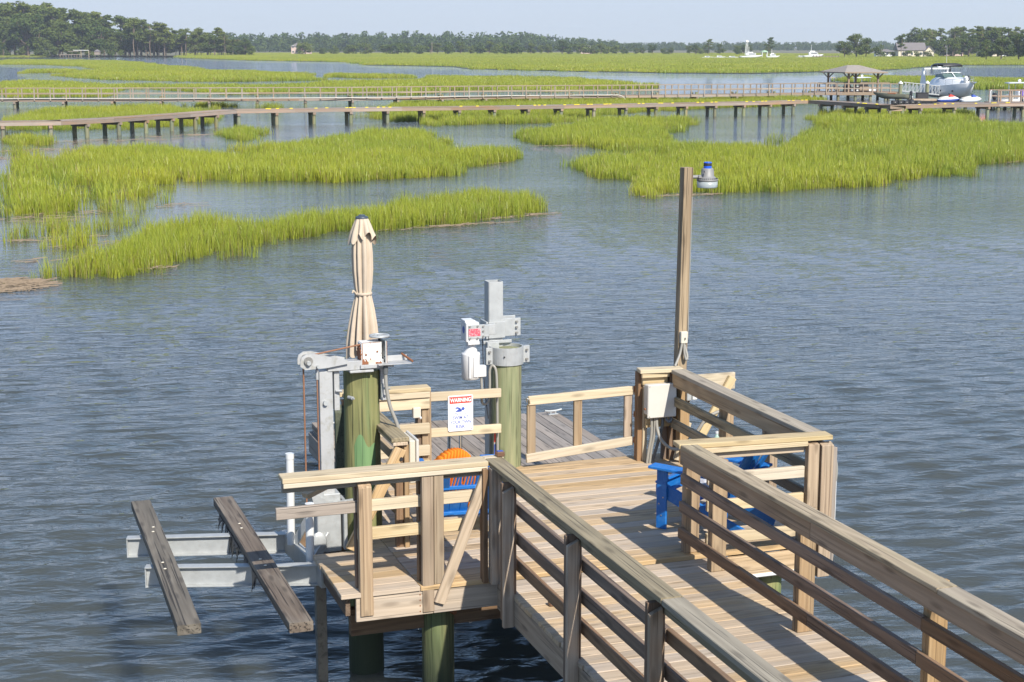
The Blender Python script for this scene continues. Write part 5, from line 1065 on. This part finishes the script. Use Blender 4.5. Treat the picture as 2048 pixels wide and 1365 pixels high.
n += grass('wide yellow green marsh grass bed on the left below the low boardwalk', MID, [dict(poly=POLY['G2'], hole=POLY['G2hole'], dens=14, jit=.6, s=1.4, thr=-.34, seed=5, edge=.8, prob=lambda x, y: np.clip(.03 + (x - 3) / 9 + (y - 62) / 25, .04, 1)), dict(poly=POLY['G2'], hole=POLY['G2hole'], dens=3, jit=2.4, s=1.8, thr=.18, seed=45, edge=.4), dict(poly=POLY['G2s'], dens=7, jit=1, s=1.0, thr=-.05, seed=6, edge=.8)])
n += grass('marsh grass bed across the creek on the right behind the lamp', MID, [dict(poly=POLY['R1'], dens=13, jit=.5, s=1.4, thr=-.42, seed=7, edge=.6), dict(poly=POLY['R2'], dens=13, jit=.5, s=1.4, thr=-.42, seed=8, edge=.6), dict(poly=POLY['R2'], dens=2.6, jit=2.2, s=1.6, thr=.18, seed=47, edge=.4), dict(poly=POLY['R1'], dens=2.6, jit=2.0, s=1.6, thr=.18, seed=48, edge=.4), dict(poly=POLY['R3'], dens=8, jit=.8, s=2.5, thr=-.5, seed=9, edge=.8)])
n += grass('marsh grass growing between the two boardwalks', MID, [dict(poly=POLY['G3'], dens=9, jit=.5, s=1.5, thr=-.4, seed=10), dict(poly=POLY['G4'], dens=7, jit=1, s=3, thr=-.5, seed=11), dict(poly=POLY['G4b'], dens=7, jit=.6, s=2, thr=-.6, seed=12), dict(poly=POLY['G5'], dens=8, jit=.6, s=1.5, thr=-.3, seed=13), dict(poly=POLY['G6'], dens=7, jit=1, s=3, thr=-.55, seed=14)])
n += grass('flat marsh grass behind the railed boardwalk', FAR, [dict(poly=POLY['B1'], dens=2.0, jit=1.5, s=6, thr=-.6, seed=15, edge=2), dict(poly=POLY['B1b'], dens=2, jit=1, s=6, thr=-.7, seed=16, edge=1), dict(poly=POLY['B2'], hole=POLY['B2hole'], dens=1.3, jit=2.5, s=9, thr=-.55, seed=17, edge=3), dict(poly=POLY['B3'], dens=1.3, jit=1.5, s=6, thr=-.6, seed=18), dict(poly=POLY['B5'], dens=2, jit=1.2, s=6, thr=-.65, seed=19)])
n += grass('vast far marsh spreading to the distant tree line', VFAR, [dict(poly=POLY['F1'], dens=.32, jit=4, s=30, thr=-.9, seed=20, edge=8, z=WATER + .05), dict(poly=POLY['F0'], dens=.2, jit=2, s=30, thr=-.9, seed=21, edge=3)])
print('grass tufts', n)
def sheet(name, P, z, mat, kind='structure'):
    o = me_obj(name, [(x, y, z) for x, y in P], [list(range(len(P)))], mat); o['kind'] = kind; bm = bmesh.new(); bm.from_mesh(o.data); bmesh.ops.triangulate(bm, faces=bm.faces)
    for f in bm.faces:
        if f.normal.z < 0: f.normal_flip()
    bm.to_mesh(o.data); bm.free(); return o
mud = plain('marsh_mud', (.10, .105, .035), .9, 0, .35, .05, (.15, .15, .04), .6, .5)
sheet('marsh_ground', POLY['F1'], WATER + .07, mud)
# drifts of dead reed (wrack) on the water
straw = plain('dead_reed', (.20, .15, .10), .95, 0, .4, 20)
def wrack(cx, cy, rx, ry, n, rz, seed):
    g = random.Random(seed); m = MB(); V = []; F = []
    for k in range(n):
        a = g.uniform(0, 6.28); q = math.sqrt(g.random()); x = rx * q * math.cos(a); y = ry * q * math.sin(a); c, s = math.cos(rz), math.sin(rz); X, Y = cx + x * c - y * s, cy + x * s + y * c
        th = rz + g.gauss(0, .5); L = g.uniform(.2, .8); w = g.uniform(.006, .016); z = WATER + .015 + g.uniform(0, .06) * (1 - q); dx, dy = math.cos(th) * L / 2, math.sin(th) * L / 2; nx, ny = -math.sin(th) * w, math.cos(th) * w; b = len(V)
        z2 = z + g.uniform(-.02, .03)
        V += [(X - dx - nx, Y - dy - ny, z), (X + dx - nx, Y + dy - ny, z2), (X + dx + nx, Y + dy + ny, z2), (X - dx + nx, Y - dy + ny, z), (X - dx, Y - dy, z + w), (X + dx, Y + dy, z2 + w)]; F += [[b, b + 1, b + 5, b + 4], [b + 3, b + 4, b + 5, b + 2]]
    return V, F
V = []; F = []
for i, a in enumerate(((.5, 36.6, .95, 1.0, 300, 0), (2.6, 41.0, 1.8, .6, 34, .3), (3.6, 43.6, 1.6, .5, 36, .15), (1.9, 45.2, 1.3, .5, 22, .1), (1.6, 50.5, 1.6, 1.0, 30, 0), (3.2, 52.2, 1.7, .7, 22, .1), (6.4, 53.5, 1.3, .5, 16, .2), (3.5, 38.3, 1.2, .2, 30, .1), (7, 92.0, 4.5, 1.2, 70, .1), (12, 95.5, 3.5, 1.0, 40, .2), (1.8, 79, 1.6, 1.0, 60, 0), (3.4, 84.5, 2.0, 1.2, 60, 0), (21.5, 68.2, 1.8, .25, 40, .2), (30.9, 79.2, 2.4, .3, 50, -.1), (46.2, 61.4, 2.0, .3, 40, .1), (53, 75, 3.0, .4, 50, .1), (13.3, 44.6, 2.4, .12, 40, .2), (16.3, 46.6, 1.6, .12, 26, .4), (24, 51.3, 1.6, .2, 34, 0))):
    v, f = wrack(*a, 30 + i); b = len(V); V += v; F += [[k + b for k in q] for q in f]
o = me_obj('wrack', V, F, straw); tag(o, 'brown drifts of dead reed floating along the grass edges', 'reed', kind='stuff')
# muddy shore under the distant trees
soil = plain('shore_soil', (.13, .12, .06), .95, 0, .3, .05, (.2, .17, .1), .5, .5)
def FP(L): return [tuple(FR(r, d)[:2]) for r, d in L]
sheet('shore', FP([(-420, 781), (-165, 781), (-150, 800), (-128, 812), (-100, 990), (420, 900), (300, 846), (350, 838), (215, 668), (330, 650), (420, 560), (290, 530), (330, 520), (900, 640), (2200, 3200), (-1800, 3200)]), WATER + .35, soil)
# ------------------------------------------------------------------ trees
def tree_leaf(name, c0, c1):
    m, nt, b = newmat(name); t = NT(nt); nt.nodes.remove(b); out = nt.nodes['Material Output']
    oi = t.n('ShaderNodeObjectInfo').outputs['Random']; geo = t.n('ShaderNodeNewGeometry').outputs['Position']
    f = t.math('ADD', t.math('MULTIPLY_ADD', t.noise(geo, .16, 3, .6), 1.5, -.5), t.math('MULTIPLY_ADD', oi, .7, -.1), clamp=True)
    c = t.mix(f, c0, c1); d = t.n('ShaderNodeBsdfDiffuse'); t.l(c, d.inputs[0]); tr = t.n('ShaderNodeBsdfTranslucent'); t.l(c, tr.inputs[0])
    mx = t.n('ShaderNodeMixShader'); mx.inputs[0].default_value = .3; t.l(d.outputs[0], mx.inputs[1]); t.l(tr.outputs[0], mx.inputs[2]); t.l(mx.outputs[0], out.inputs['Surface']); return m
LEAF = {'oak': tree_leaf('oak_leaves', (.062, .100, .026), (.165, .195, .048)), 'pine': tree_leaf('pine_needles', (.08, .12, .032), (.205, .23, .055)), 'palm': tree_leaf('palm_fronds', (.12, .14, .05), (.2, .17, .07))}
BARK = plain('tree_bark', (.17, .125, .09), .95, 0, .3, 2)
def leaf_cloud(lobes, n, size, g, flat=.55):
    """leaf-clump faces spread through a set of ellipsoid lobes, denser near their skins"""
    vol = np.array([l[3] * l[4] * l[5] for l in lobes]) ** .7; k = g.choice(len(lobes), n, p=vol / vol.sum()); Lb = np.array(lobes)[k]
    u = g.normal(size=(n, 3)); u /= np.linalg.norm(u, axis=1)[:, None]; rad = g.uniform(.35, 1.0, n) ** .5
    c = Lb[:, :3] + u * Lb[:, 3:6] * rad[:, None] * (1 + .12 * g.normal(size=(n, 1)))
    nrm = u * .7 + g.normal(size=(n, 3)) * .6 + np.array([0, 0, .35]); nrm /= np.linalg.norm(nrm, axis=1)[:, None]
    a = np.cross(nrm, g.normal(size=(n, 3))); a /= np.linalg.norm(a, axis=1)[:, None]; b = np.cross(nrm, a); s = size * g.uniform(.6, 1.35, n)[:, None]
    a *= s; b *= s * flat; P = np.stack([c - a - b * .3, c - a * .1 + b, c + a + b * .2, c + a * .15 - b], 1); return P.reshape(-1, 3), np.arange(4 * n).reshape(-1, 4)
def np_mesh(name, V, F, mat):
    me = bpy.data.meshes.new(name); me.vertices.add(len(V)); me.vertices.foreach_set('co', V.ravel().astype(np.float32)); me.loops.add(F.size); me.loops.foreach_set('vertex_index', F.ravel().astype(np.int32))
    me.polygons.add(len(F)); me.polygons.foreach_set('loop_start', np.arange(0, F.size, F.shape[1], dtype=np.int32)); me.update(calc_edges=True); me.materials.append(mat); return me
TREES = {}
def make_tree(kind, seed):
    g = np.random.default_rng(seed); lobes = []; mb = MB()
    if kind == 'pine':                                  # bare trunk, flat layered clumps in the upper half; unit height
        bend = g.uniform(-.03, .03); mb.tube([(0, 0, -.03), (bend, 0, .35), (bend * .3, bend, .7), (0, 0, .93)], .011, 6, 3)
        for k in range(17):
            z = .42 + .55 * (k / 16) ** .9; w = (.22 * (1 - ((z - .55) / .48) ** 2 * .75)); a = g.uniform(0, 6.28); r = w * g.uniform(.25, 1)
            lobes.append((r * math.cos(a), r * math.sin(a), z, g.uniform(.055, .10), g.uniform(.055, .10), g.uniform(.028, .045))); mb.tube([(0, 0, z - .06), (r * .5 * math.cos(a), r * .5 * math.sin(a), z - .03), (r * math.cos(a), r * math.sin(a), z)], .004, 4, 2)
        n, sz = 1500, .022
    elif kind == 'oak':
        mb.tube([(0, 0, -.03), (.02, 0, .2), (0, .02, .45)], .028, 7, 3)
        for k in range(22):
            a = g.uniform(0, 6.28); z = g.uniform(.22, .92); w = .40 * math.sqrt(max(.05, 1 - ((z - .5) / .5) ** 2)); r = w * g.uniform(.2, .95)
            lobes.append((r * math.cos(a), r * math.sin(a), z, g.uniform(.10, .17), g.uniform(.10, .17), g.uniform(.07, .12))); mb.tube([(0, 0, .25), (r * .5 * math.cos(a), r * .5 * math.sin(a), z * .7), (r * math.cos(a), r * math.sin(a), z)], .009, 4, 2)
        n, sz = 2300, .032
    elif kind == 'shrub':
        mb.tube([(0, 0, -.03), (.0, 0, .3), (0, 0, .5)], .03, 6, 2)
        for k in range(12):
            a = g.uniform(0, 6.28); z = g.uniform(.12, .85); r = .5 * g.uniform(.1, .9); lobes.append((r * math.cos(a), r * math.sin(a), z * (1 - .4 * r), g.uniform(.16, .28), g.uniform(.16, .28), g.uniform(.12, .2)))
        n, sz = 600, .06
    else:                                               # palmetto: trunk and a ball of fronds
        mb.tube([(0, 0, -.03), (.01, 0, .4), (0, 0, .8)], .022, 6, 3)
        for k in range(6): a = k * 1.05; lobes.append((.1 * math.cos(a), .1 * math.sin(a), .84 + .04 * (k % 2), .12, .12, .09))
        n, sz = 420, .045
    V, F = leaf_cloud(lobes, n, sz, g); crown = np_mesh('crown', V, F, LEAF['oak' if kind == 'shrub' else kind])
    tm = bpy.data.meshes.new('trunk'); tm.from_pydata(mb.V, [], mb.F); tm.update(); tm.materials.append(BARK); return tm, crown
for kd, cnt in (('pine', 5), ('oak', 5), ('shrub', 4), ('palm', 2)): TREES[kd] = [make_tree(kd, 100 + i * 7 + len(kd)) for i in range(cnt)]
NAME = {'pine': 'pine_tree', 'oak': 'oak_tree', 'shrub': 'shrub', 'palm': 'palm_tree'}
CAT = {'pine': 'tree', 'oak': 'tree', 'shrub': 'shrub', 'palm': 'palm'}
tg = random.Random(21); GROUND = WATER + .3
def tree(kind, r, d, h, label, group=None, wx=1.0):
    t = bpy.data.objects.new(NAME[kind], None); Mx = Matrix.Translation(FR(r, d, GROUND)) @ Matrix.Rotation(tg.uniform(0, 6.28), 4, 'Z') @ Matrix.Diagonal((h * wx, h * wx, h, 1)); link(t, Mx); tag(t, label, CAT[kind], group)
    tm, cm = tg.choice(TREES[kind]); link(bpy.data.objects.new('trunk', tm), Mx, t); link(bpy.data.objects.new('crown', cm), Mx, t); return t
def lerp(P, x):
    for (x0, v0), (x1, v1) in zip(P, P[1:]):
        if x <= x1: return v0 + (v1 - v0) * max(0, (x - x0) / (x1 - x0))
    return P[-1][1]
# the wood on the left shore
TOP = [(-300, 26), (-251, 26.5), (-236, 26), (-226, 22.5), (-205, 21.5), (-196, 18.5), (-190, 15)]
r = -292
while r < -191:
    tree('pine', r + tg.uniform(-1.5, 1.5), 812 + tg.uniform(-8, 22), lerp(TOP, r) * tg.uniform(.9, 1.03), 'tall pine in the dense wood along the left shore', 'pines of the left wood', 1.5); r += 2.7
r = -290
while r < -192:
    tree('oak', r + tg.uniform(-2, 2), 790 + tg.uniform(0, 14), lerp(TOP, r) * tg.uniform(.5, .86), 'broad dark oak at the foot of the left wood', 'oaks of the left wood', 1.15); r += 3.6
r = -290
while r < -192:
    tree('shrub', r + tg.uniform(-2, 2), 785 + tg.uniform(0, 3), tg.uniform(3.2, 6.5), 'low dark thicket bush along the left waterline', 'bushes along the left waterline', 1.1); r += 5.0
for k, (r, h, lab) in enumerate(((-187.5, 18.6, 'tallest lone pine just right of the dense left wood'), (-182.5, 18.0, 'second tall pine right of the left wood'), (-179.5, 15.6, 'slim pine between the two tall shore pines'), (-176.0, 16.6, 'tall flat topped pine with a bare trunk on the shore'), (-172.6, 16.2, 'rightmost of the tall shore pines, spreading crown'))): tree('pine', r, 790 + 3 * (k % 2), h, lab, None, 1.35)
r = -190
while r < -134:
    k = tg.choice(('pine', 'pine', 'palm', 'oak')); h = {'pine': tg.uniform(9.5, 12.5), 'palm': tg.uniform(6, 8.5), 'oak': tg.uniform(7, 9.5)}[k] * (1.15 if r < -140 else .85)
    tree(k, r, 796 + tg.uniform(-6, 26), h, {'pine': 'thin pine in the open grove right of the left wood', 'palm': 'small palmetto in the open shore grove', 'oak': 'rounded oak in the open shore grove'}[k], {'pine': 'grove pines', 'palm': 'grove palmettos', 'oak': 'grove oaks'}[k], 1.3); r += 1.25
for r in (-143, -139, -136, -131): tree('shrub', r, 800 + tg.uniform(0, 10), tg.uniform(4.5, 7), 'dark bush at the right end of the open shore grove', 'bushes ending the grove', 1.1)
for r in (-206, -201, -197.5, -194, -190.5, -186, -181): tree('oak', r, 802 + tg.uniform(0, 12), tg.uniform(9.5, 13), 'oak filling the right end of the left wood', 'oaks ending the left wood', 1.15)
# dark shrubs and small trees edging the far marsh
r = -122
while r < 150:
    d = 905 + tg.uniform(-20, 40)
    tree('oak' if tg.random() < .55 else 'shrub', r, d, tg.uniform(4.5, 8.8) if r < 60 else tg.uniform(3.6, 6.8), 'small dark tree edging the far marsh', 'small trees edging the far marsh', 1.25); r += tg.uniform(3.5, 7.5)
for r, d, h, lab in ((107.5, 870, 8.6, 'umbrella shaped pine standing above the marina shrubs'), (139, 860, 9.5, 'tall loose oak behind the white marina gazebo')): tree('pine', r, d, h, lab, None, 1.5)
# right shore
for k, r, d, h, wx, lab in (('oak', 149.5, 690, 10.3, 1.25, 'big round oak left of the cream house'), ('oak', 144.0, 688, 7.2, 1.2, 'lower oak on the left flank of the big round oak'), ('oak', 153.5, 690, 8.5, 1.0, 'oak filling the right flank of the big round oak'), ('shrub', 158.5, 684, 6.2, .9, 'dark conical bush right of the big round oak'), ('pine', 169, 690, 10.0, 1.35, 'slender pine in front of the cream house'), ('oak', 188, 735, 13.0, 1.25, 'wide dark oak behind the cream gable'), ('oak', 194, 700, 8.6, 1.1, 'russet oak right of the cream gable'), ('oak', 201, 700, 10.2, 1.1, 'green oak between the right shore houses'), ('shrub', 204, 684, 5.5, 1.2, 'clipped round bush before the right shore houses'), ('pine', 208, 705, 13.6, 1.4, 'pine rising over the right shore houses'), ('oak', 214, 700, 13.2, 1.1, 'tall broad oak over the right shore houses'), ('pine', 219, 704, 12.6, 1.4, 'pine beside the tall broad oak on the right shore'), ('oak', 224, 690, 9.6, 1.1, 'pale green oak near the right edge roofs')): tree(k, r, d, h, lab, None, wx)
r = 196
while r < 262: tree('oak' if tg.random() < .6 else 'shrub', r, 690 + tg.uniform(0, 22) + (20 if r < 206 else 0), tg.uniform(5.5, 9.5), 'rounded tree in the dense right shore planting', 'dense right shore planting', 1.25); r += 3.4
for r, h in ((172.5, 3.6), (176.5, 3.0), (182, 3.4), (166.5, 3.0)): tree('shrub', r, 694, h, 'bush growing in front of the cream house', 'bushes before the cream house', 1.3)
for r, d, h, wx in ((167, 560, 7.2, 1.0), (171, 556, 7.6, 1.1), (176, 552, 9.4, 1.0), (180, 548, 10.5, 1.1), (184, 550, 11.5, 1.1)): tree('oak', r, d, h, 'near dark tree clump at the right edge beyond the dock', 'near trees at the right edge', wx)
r = 205
while r < 262: tree('pine', r, 800 + tg.uniform(0, 30), tg.uniform(12.5, 14.8) if r > 212 else 11.5, 'tall hazy pine behind the right shore houses', 'hazy pines on the right', 1.3); r += 3.0
# the far woods read as one mass
def far_wood(name, label, segs, seed, step):
    g = np.random.default_rng(seed); Vs = []; Fs = []; nb = 0
    for r0, r1, d, h0, h1 in segs:
        r = r0
        while r < r1:
            f = (r - r0) / (r1 - r0); h = (h0 + (h1 - h0) * f) * g.uniform(.86, 1.06); p = FR(r, d + g.uniform(-40, 60), GROUND); w = h * g.uniform(.24, .36); lob = []
            for k in range(7):
                a = g.uniform(0, 6.28); q = g.uniform(0, .8) * w; lob.append((p.x + q * math.cos(a), p.y + q * math.sin(a), p.z + h * g.uniform(.1, .9), w * .6, w * .6, h * .15))
            V, F = leaf_cloud(lob, 90, h * .085, g); Vs.append(V); Fs.append(F + nb); nb += len(V); r += step * g.uniform(.6, 1.3) * h / 15
    o = link(bpy.data.objects.new(name, np_mesh(name, np.concatenate(Vs), np.concatenate(Fs), LEAF['oak']))); tag(o, label, 'woods', kind='stuff')
far_wood('far_wood', 'long hazy line of woods closing the horizon', [(-330, 28, 1380, 16.0, 16.5), (-330, 30, 1300, 12, 12.5), (10, 95, 1420, 16.5, 9.5), (20, 110, 1350, 11, 7), (80, 520, 1800, 8.6, 10.5), (80, 520, 1700, 6, 7.5), (-640, -330, 1300, 16, 16), (330, 480, 1150, 12, 13)], 77, 1.7)
# ------------------------------------------------------------------ houses and the far marina
cream = plain('cream_siding', (.66, .58, .44), .8, 0, .06, .8); rooft = plain('grey_brown_roof', (.17, .15, .145), .9, 0, .15, .6); pinkw = plain('pinkish_stucco', (.55, .40, .34), .8, 0, .06, .6); win = plain('dark_window_glass', (.05, .06, .07), .2); trimw = plain('white_trim', (.75, .74, .70), .6)
def house(label, r, d, L, W, hw, hr, wall, roofm, hip=False, rz=0, chim=None, wins=4, two=False):
    t = thing('house', label, 'house', FR(r, d, GROUND), -YAW + rz); MB().box((0, 0, hw / 2 - .2), (L, W, hw + .4), .03).build('wall', wall, t); e = .5; m = MB(); a = hw
    if hip: q = [(-L / 2 - e, -W / 2 - e, a), (L / 2 + e, -W / 2 - e, a), (L / 2 + e, W / 2 + e, a), (-L / 2 - e, W / 2 + e, a), (-L * .22, 0, a + hr), (L * .22, 0, a + hr)]; m.add(q, [[0, 1, 5, 4], [1, 2, 5], [2, 3, 4, 5], [3, 0, 4], [3, 2, 1, 0]])
    else: q = [(-L / 2 - e, -W / 2 - e, a), (L / 2 + e, -W / 2 - e, a), (L / 2 + e, W / 2 + e, a), (-L / 2 - e, W / 2 + e, a), (-L / 2 - e, 0, a + hr), (L / 2 + e, 0, a + hr)]; m.add(q, [[0, 1, 5, 4], [2, 3, 4, 5], [3, 2, 1, 0], [1, 2, 5], [3, 0, 4]])
    rf2 = m.build('roof', roofm, t)
    for fl in range(2 if two else 1):
        for k in range(wins): x = -L / 2 + L * (k + .5) / wins; w = MB().box((x, -W / 2 - .03, 1.6 + fl * 2.8), (1.1, .08, 1.3), .02).build('window_frame', trimw, t); MB().box((x, -W / 2 - .08, 1.6 + fl * 2.8), (.9, .06, 1.1), .01).build('pane', win, w)
    if chim: MB().box((chim, 0, a + hr * .75), (.9, .9, 2.2), .03).build('chimney', cream, rf2)
    return t
def gable(t, x, y, w, h, hr, wall, roofm):
    MB().poly([(x - w / 2, y, 0), (x + w / 2, y, 0), (x + w / 2, y, h), (x, y, h + hr), (x - w / 2, y, h)], (0, 5, 0)).build('gable_wing', wall, t)
    for s in (-1, 1): MB().bar((x + s * (w / 2 + .3), y + 2.2, h - .15), (x, y + 2.2, h + hr + .12), 5.4, .18).build('gable_roof', roofm, t)
h1 = house('long grey roofed cream house with a bright gable on the right shore', 178, 712, 12, 8, 3.0, 3.4, cream, rooft, False, 0, -5.2, 3); gable(h1, 7.5, -5.0, 4.2, 2.6, 2.2, cream, rooft)
house('low white outbuilding left of the cream house', 165, 706, 7.5, 5, 2.3, 1.2, trimw, rooft, True, 0, None, 4)
house('brown house half hidden by oaks on the right shore', 203, 735, 9, 7, 4.2, 2.2, pinkw, rooft, True, 0, None, 3); house('tan house behind the tall oak on the right shore', 216, 720, 9, 7, 4.6, 2.0, cream, rooft, True, .2, None, 3, True); house('white peaked house near the right edge trees', 228, 745, 8, 6, 7.0, 2.2, trimw, rooft, True, 0, None, 3)
house('pink two storey house with hipped roof in the far centre trees', -123, 930, 11, 8, 4.6, 2.2, pinkw, rooft, True, 0, 0, 5, True); house('small tan house among the far centre trees', 45, 960, 7, 6, 3.2, 2.0, pinkw, rooft, True, 0, None, 3)
wt = thing('water_tower', 'white water tower on legs above the distant trees', 'water tower', FR(118, 800, GROUND)); wt_m = trimw
MB().ball((0, 0, 7.0), (.85, .85, .75), 14, 8).build('tank', wt_m, wt)
for a in (.4, 2.0, 3.55, 5.1): MB().cyl((1.1 * math.cos(a), 1.1 * math.sin(a), 0), (.55 * math.cos(a), .55 * math.sin(a), 6.6), .09, n=6).build('leg', wt_m, wt)
MB().cyl((0, 0, 0), (0, 0, 6.5), .16, n=6).build('riser', wt_m, wt)
def far_boat(label, r, d, L, H, fly, rz=0):
    t = thing('moored_boat', label, 'boat', FR(r, d, WATER + .3), -YAW + rz, 'boats in the far marina'); S = hull_sections(L, L * .3, 0, H * .28, H * .42, 8)
    loft([[(x - L / 2, y, z) for x, y, z in s_] for s_ in S], 'hull', gel, t); MB().box((-.02 * L, 0, H * .5), (L * .42, L * .2, H * .32), .1).build('cabin', gel, t); MB().box((.02 * L, -L * .1, H * .54), (L * .3, .06, H * .13), .02).build('window', win, t)
    if fly: MB().box((-.05 * L, 0, H * .74), (L * .24, L * .18, H * .14), .08).build('flybridge', gel, t); MB().cyl((-.1 * L, 0, H * .8), (-.1 * L, 0, H * 1.5), .06, n=6).build('mast', trimw, t)
    return t
for lab, px, d, L, H, fly in (('small white runabout at the left end of the far marina', 80.5, 655, 5, 1.3, 0), ('second small white runabout in the far marina', 85.5, 655, 5, 1.5, 0), ('long low white boat in the far marina', 91, 657, 6, 1.2, 0), ('largest white trawler in the middle of the far marina', 98.5, 655, 9.5, 3.1, 1), ('white cabin boat right of the trawler in the far marina', 107.5, 655, 5.5, 2.5, 1), ('white sport fishing boat with tall outriggers', 126.5, 668, 8.5, 3.6, 1), ('small grey skiff left of the sport fishing boat', 122, 672, 4, 1.4, 0), ('white boat behind the sport fishing boat', 132, 690, 5, 2.4, 0)): far_boat(lab, px, d, L, H, fly)
gz = thing('gazebo', 'little white gazebo with green roof in the far marina', 'gazebo', FR(109.5, 690, GROUND), -YAW); 
for sx in (-1, 1):
    for sy in (-1, 1): MB().cyl((sx * 1.1, sy * 1.1, 0), (sx * 1.1, sy * 1.1, 2.3), .14, n=6).build('post', trimw, gz)
MB().lathe([(1.7, 0), (1.2, .5), (.0, .9)], 8, WM[gz.name] @ Matrix.Translation((0, 0, 2.3))).build('roof', plain('pale_green_roof', (.3, .42, .28), .7), gz, I4)
md = thing('marina_dock', 'dark low marina dock right of the sport fishing boat', 'dock', FR(131, 664, WATER), -YAW); MB().box((0, 0, .9), (11, 1.6, .25), .03).build('deck', M['farwood'], md)
for k in range(9): MB().cyl((-5.2 + 1.3 * k, -.5, -.5), (-5.2 + 1.3 * k, -.5, 1.4), .14, n=6).build('pile', M['wetpile'], md)
pr = thing('pier', 'old pier with a pale lift frame at the foot of the left wood', 'pier', FR(-216, 778, WATER), -YAW); MB().box((0, 0, 1.1), (10, 2, .25), .03).build('deck', M['fargrey'], pr); MB().box((1.5, .3, 2.6), (5, 2.4, .25), .05).build('flat_roof', M['fargrey'], pr)
for k in range(8): MB().cyl((-4.8 + 1.35 * k, -.6, -.6), (-4.8 + 1.35 * k, -.6, 1.2), .13, n=6).build('pile', M['fargrey'], pr)
for xx in (5.2, 9.0): MB().cyl((xx, 0, -.5), (xx, 0, 3.2), .13, n=6).build('lift_post', M['fresh'], pr)
MB().bar((1.5, 0, 3.15), (9.1, 0, 3.15), .2, .22).build('lift_beam', trimw, pr)
bh = thing('boathouse', 'little grey hip roofed boathouse on the left shore', 'boathouse', FR(-203, 779, WATER), -YAW); MB().box((0, 0, 1.7), (2.6, 2.4, 1.6), .05).build('wall', M['fargrey'], bh); MB().lathe([(2.1, 0), (.0, 1.2)], 4, WM[bh.name] @ Matrix.Translation((0, 0, 2.5)) @ Matrix.Rotation(R(45), 4, 'Z')).build('roof', rooft, bh, I4)
for sx in (-1, 1): MB().cyl((sx * 1.1, -.9, -.5), (sx * 1.1, -.9, 1), .15, n=6).build('pile', M['wetpile'], bh)
wp2 = thing('utility_pole', 'thin bare pole standing before the far centre woods', 'pole', FR(-45.5, 905, GROUND)); MB().cyl((0, 0, 0), (0, 0, 7), .16, .12, n=6).build('shaft', M['fargrey'], wp2); MB().box((0, 0, 6.4), (1.6, .1, .12), .01).build('cross_arm', M['fargrey'], wp2)
# ------------------------------------------------------------------ humid air over the marsh
hz = bpy.data.materials.new('haze_air'); hz.use_nodes = True; nt = hz.node_tree; nt.nodes.clear(); pv_ = nt.nodes.new('ShaderNodeVolumePrincipled'); pv_.inputs['Color'].default_value = (.80, .88, 1, 1); pv_.inputs['Density'].default_value = .00016; pv_.inputs['Anisotropy'].default_value = .0
ou = nt.nodes.new('ShaderNodeOutputMaterial'); nt.links.new(pv_.outputs[0], ou.inputs['Volume'])
bxv = [(-900, -60, -4.2), (1500, -60, -4.2), (1500, 2300, -4.2), (-900, 2300, -4.2), (-900, -60, 30), (1500, -60, 30), (1500, 2300, 30), (-900, 2300, 30)]
o = me_obj('haze', bxv, [[3, 2, 1, 0], [4, 5, 6, 7], [0, 1, 5, 4], [1, 2, 6, 5], [2, 3, 7, 6], [3, 0, 4, 7]], hz); tag(o, 'pale humid haze over the creek and marsh', 'haze', kind='stuff')
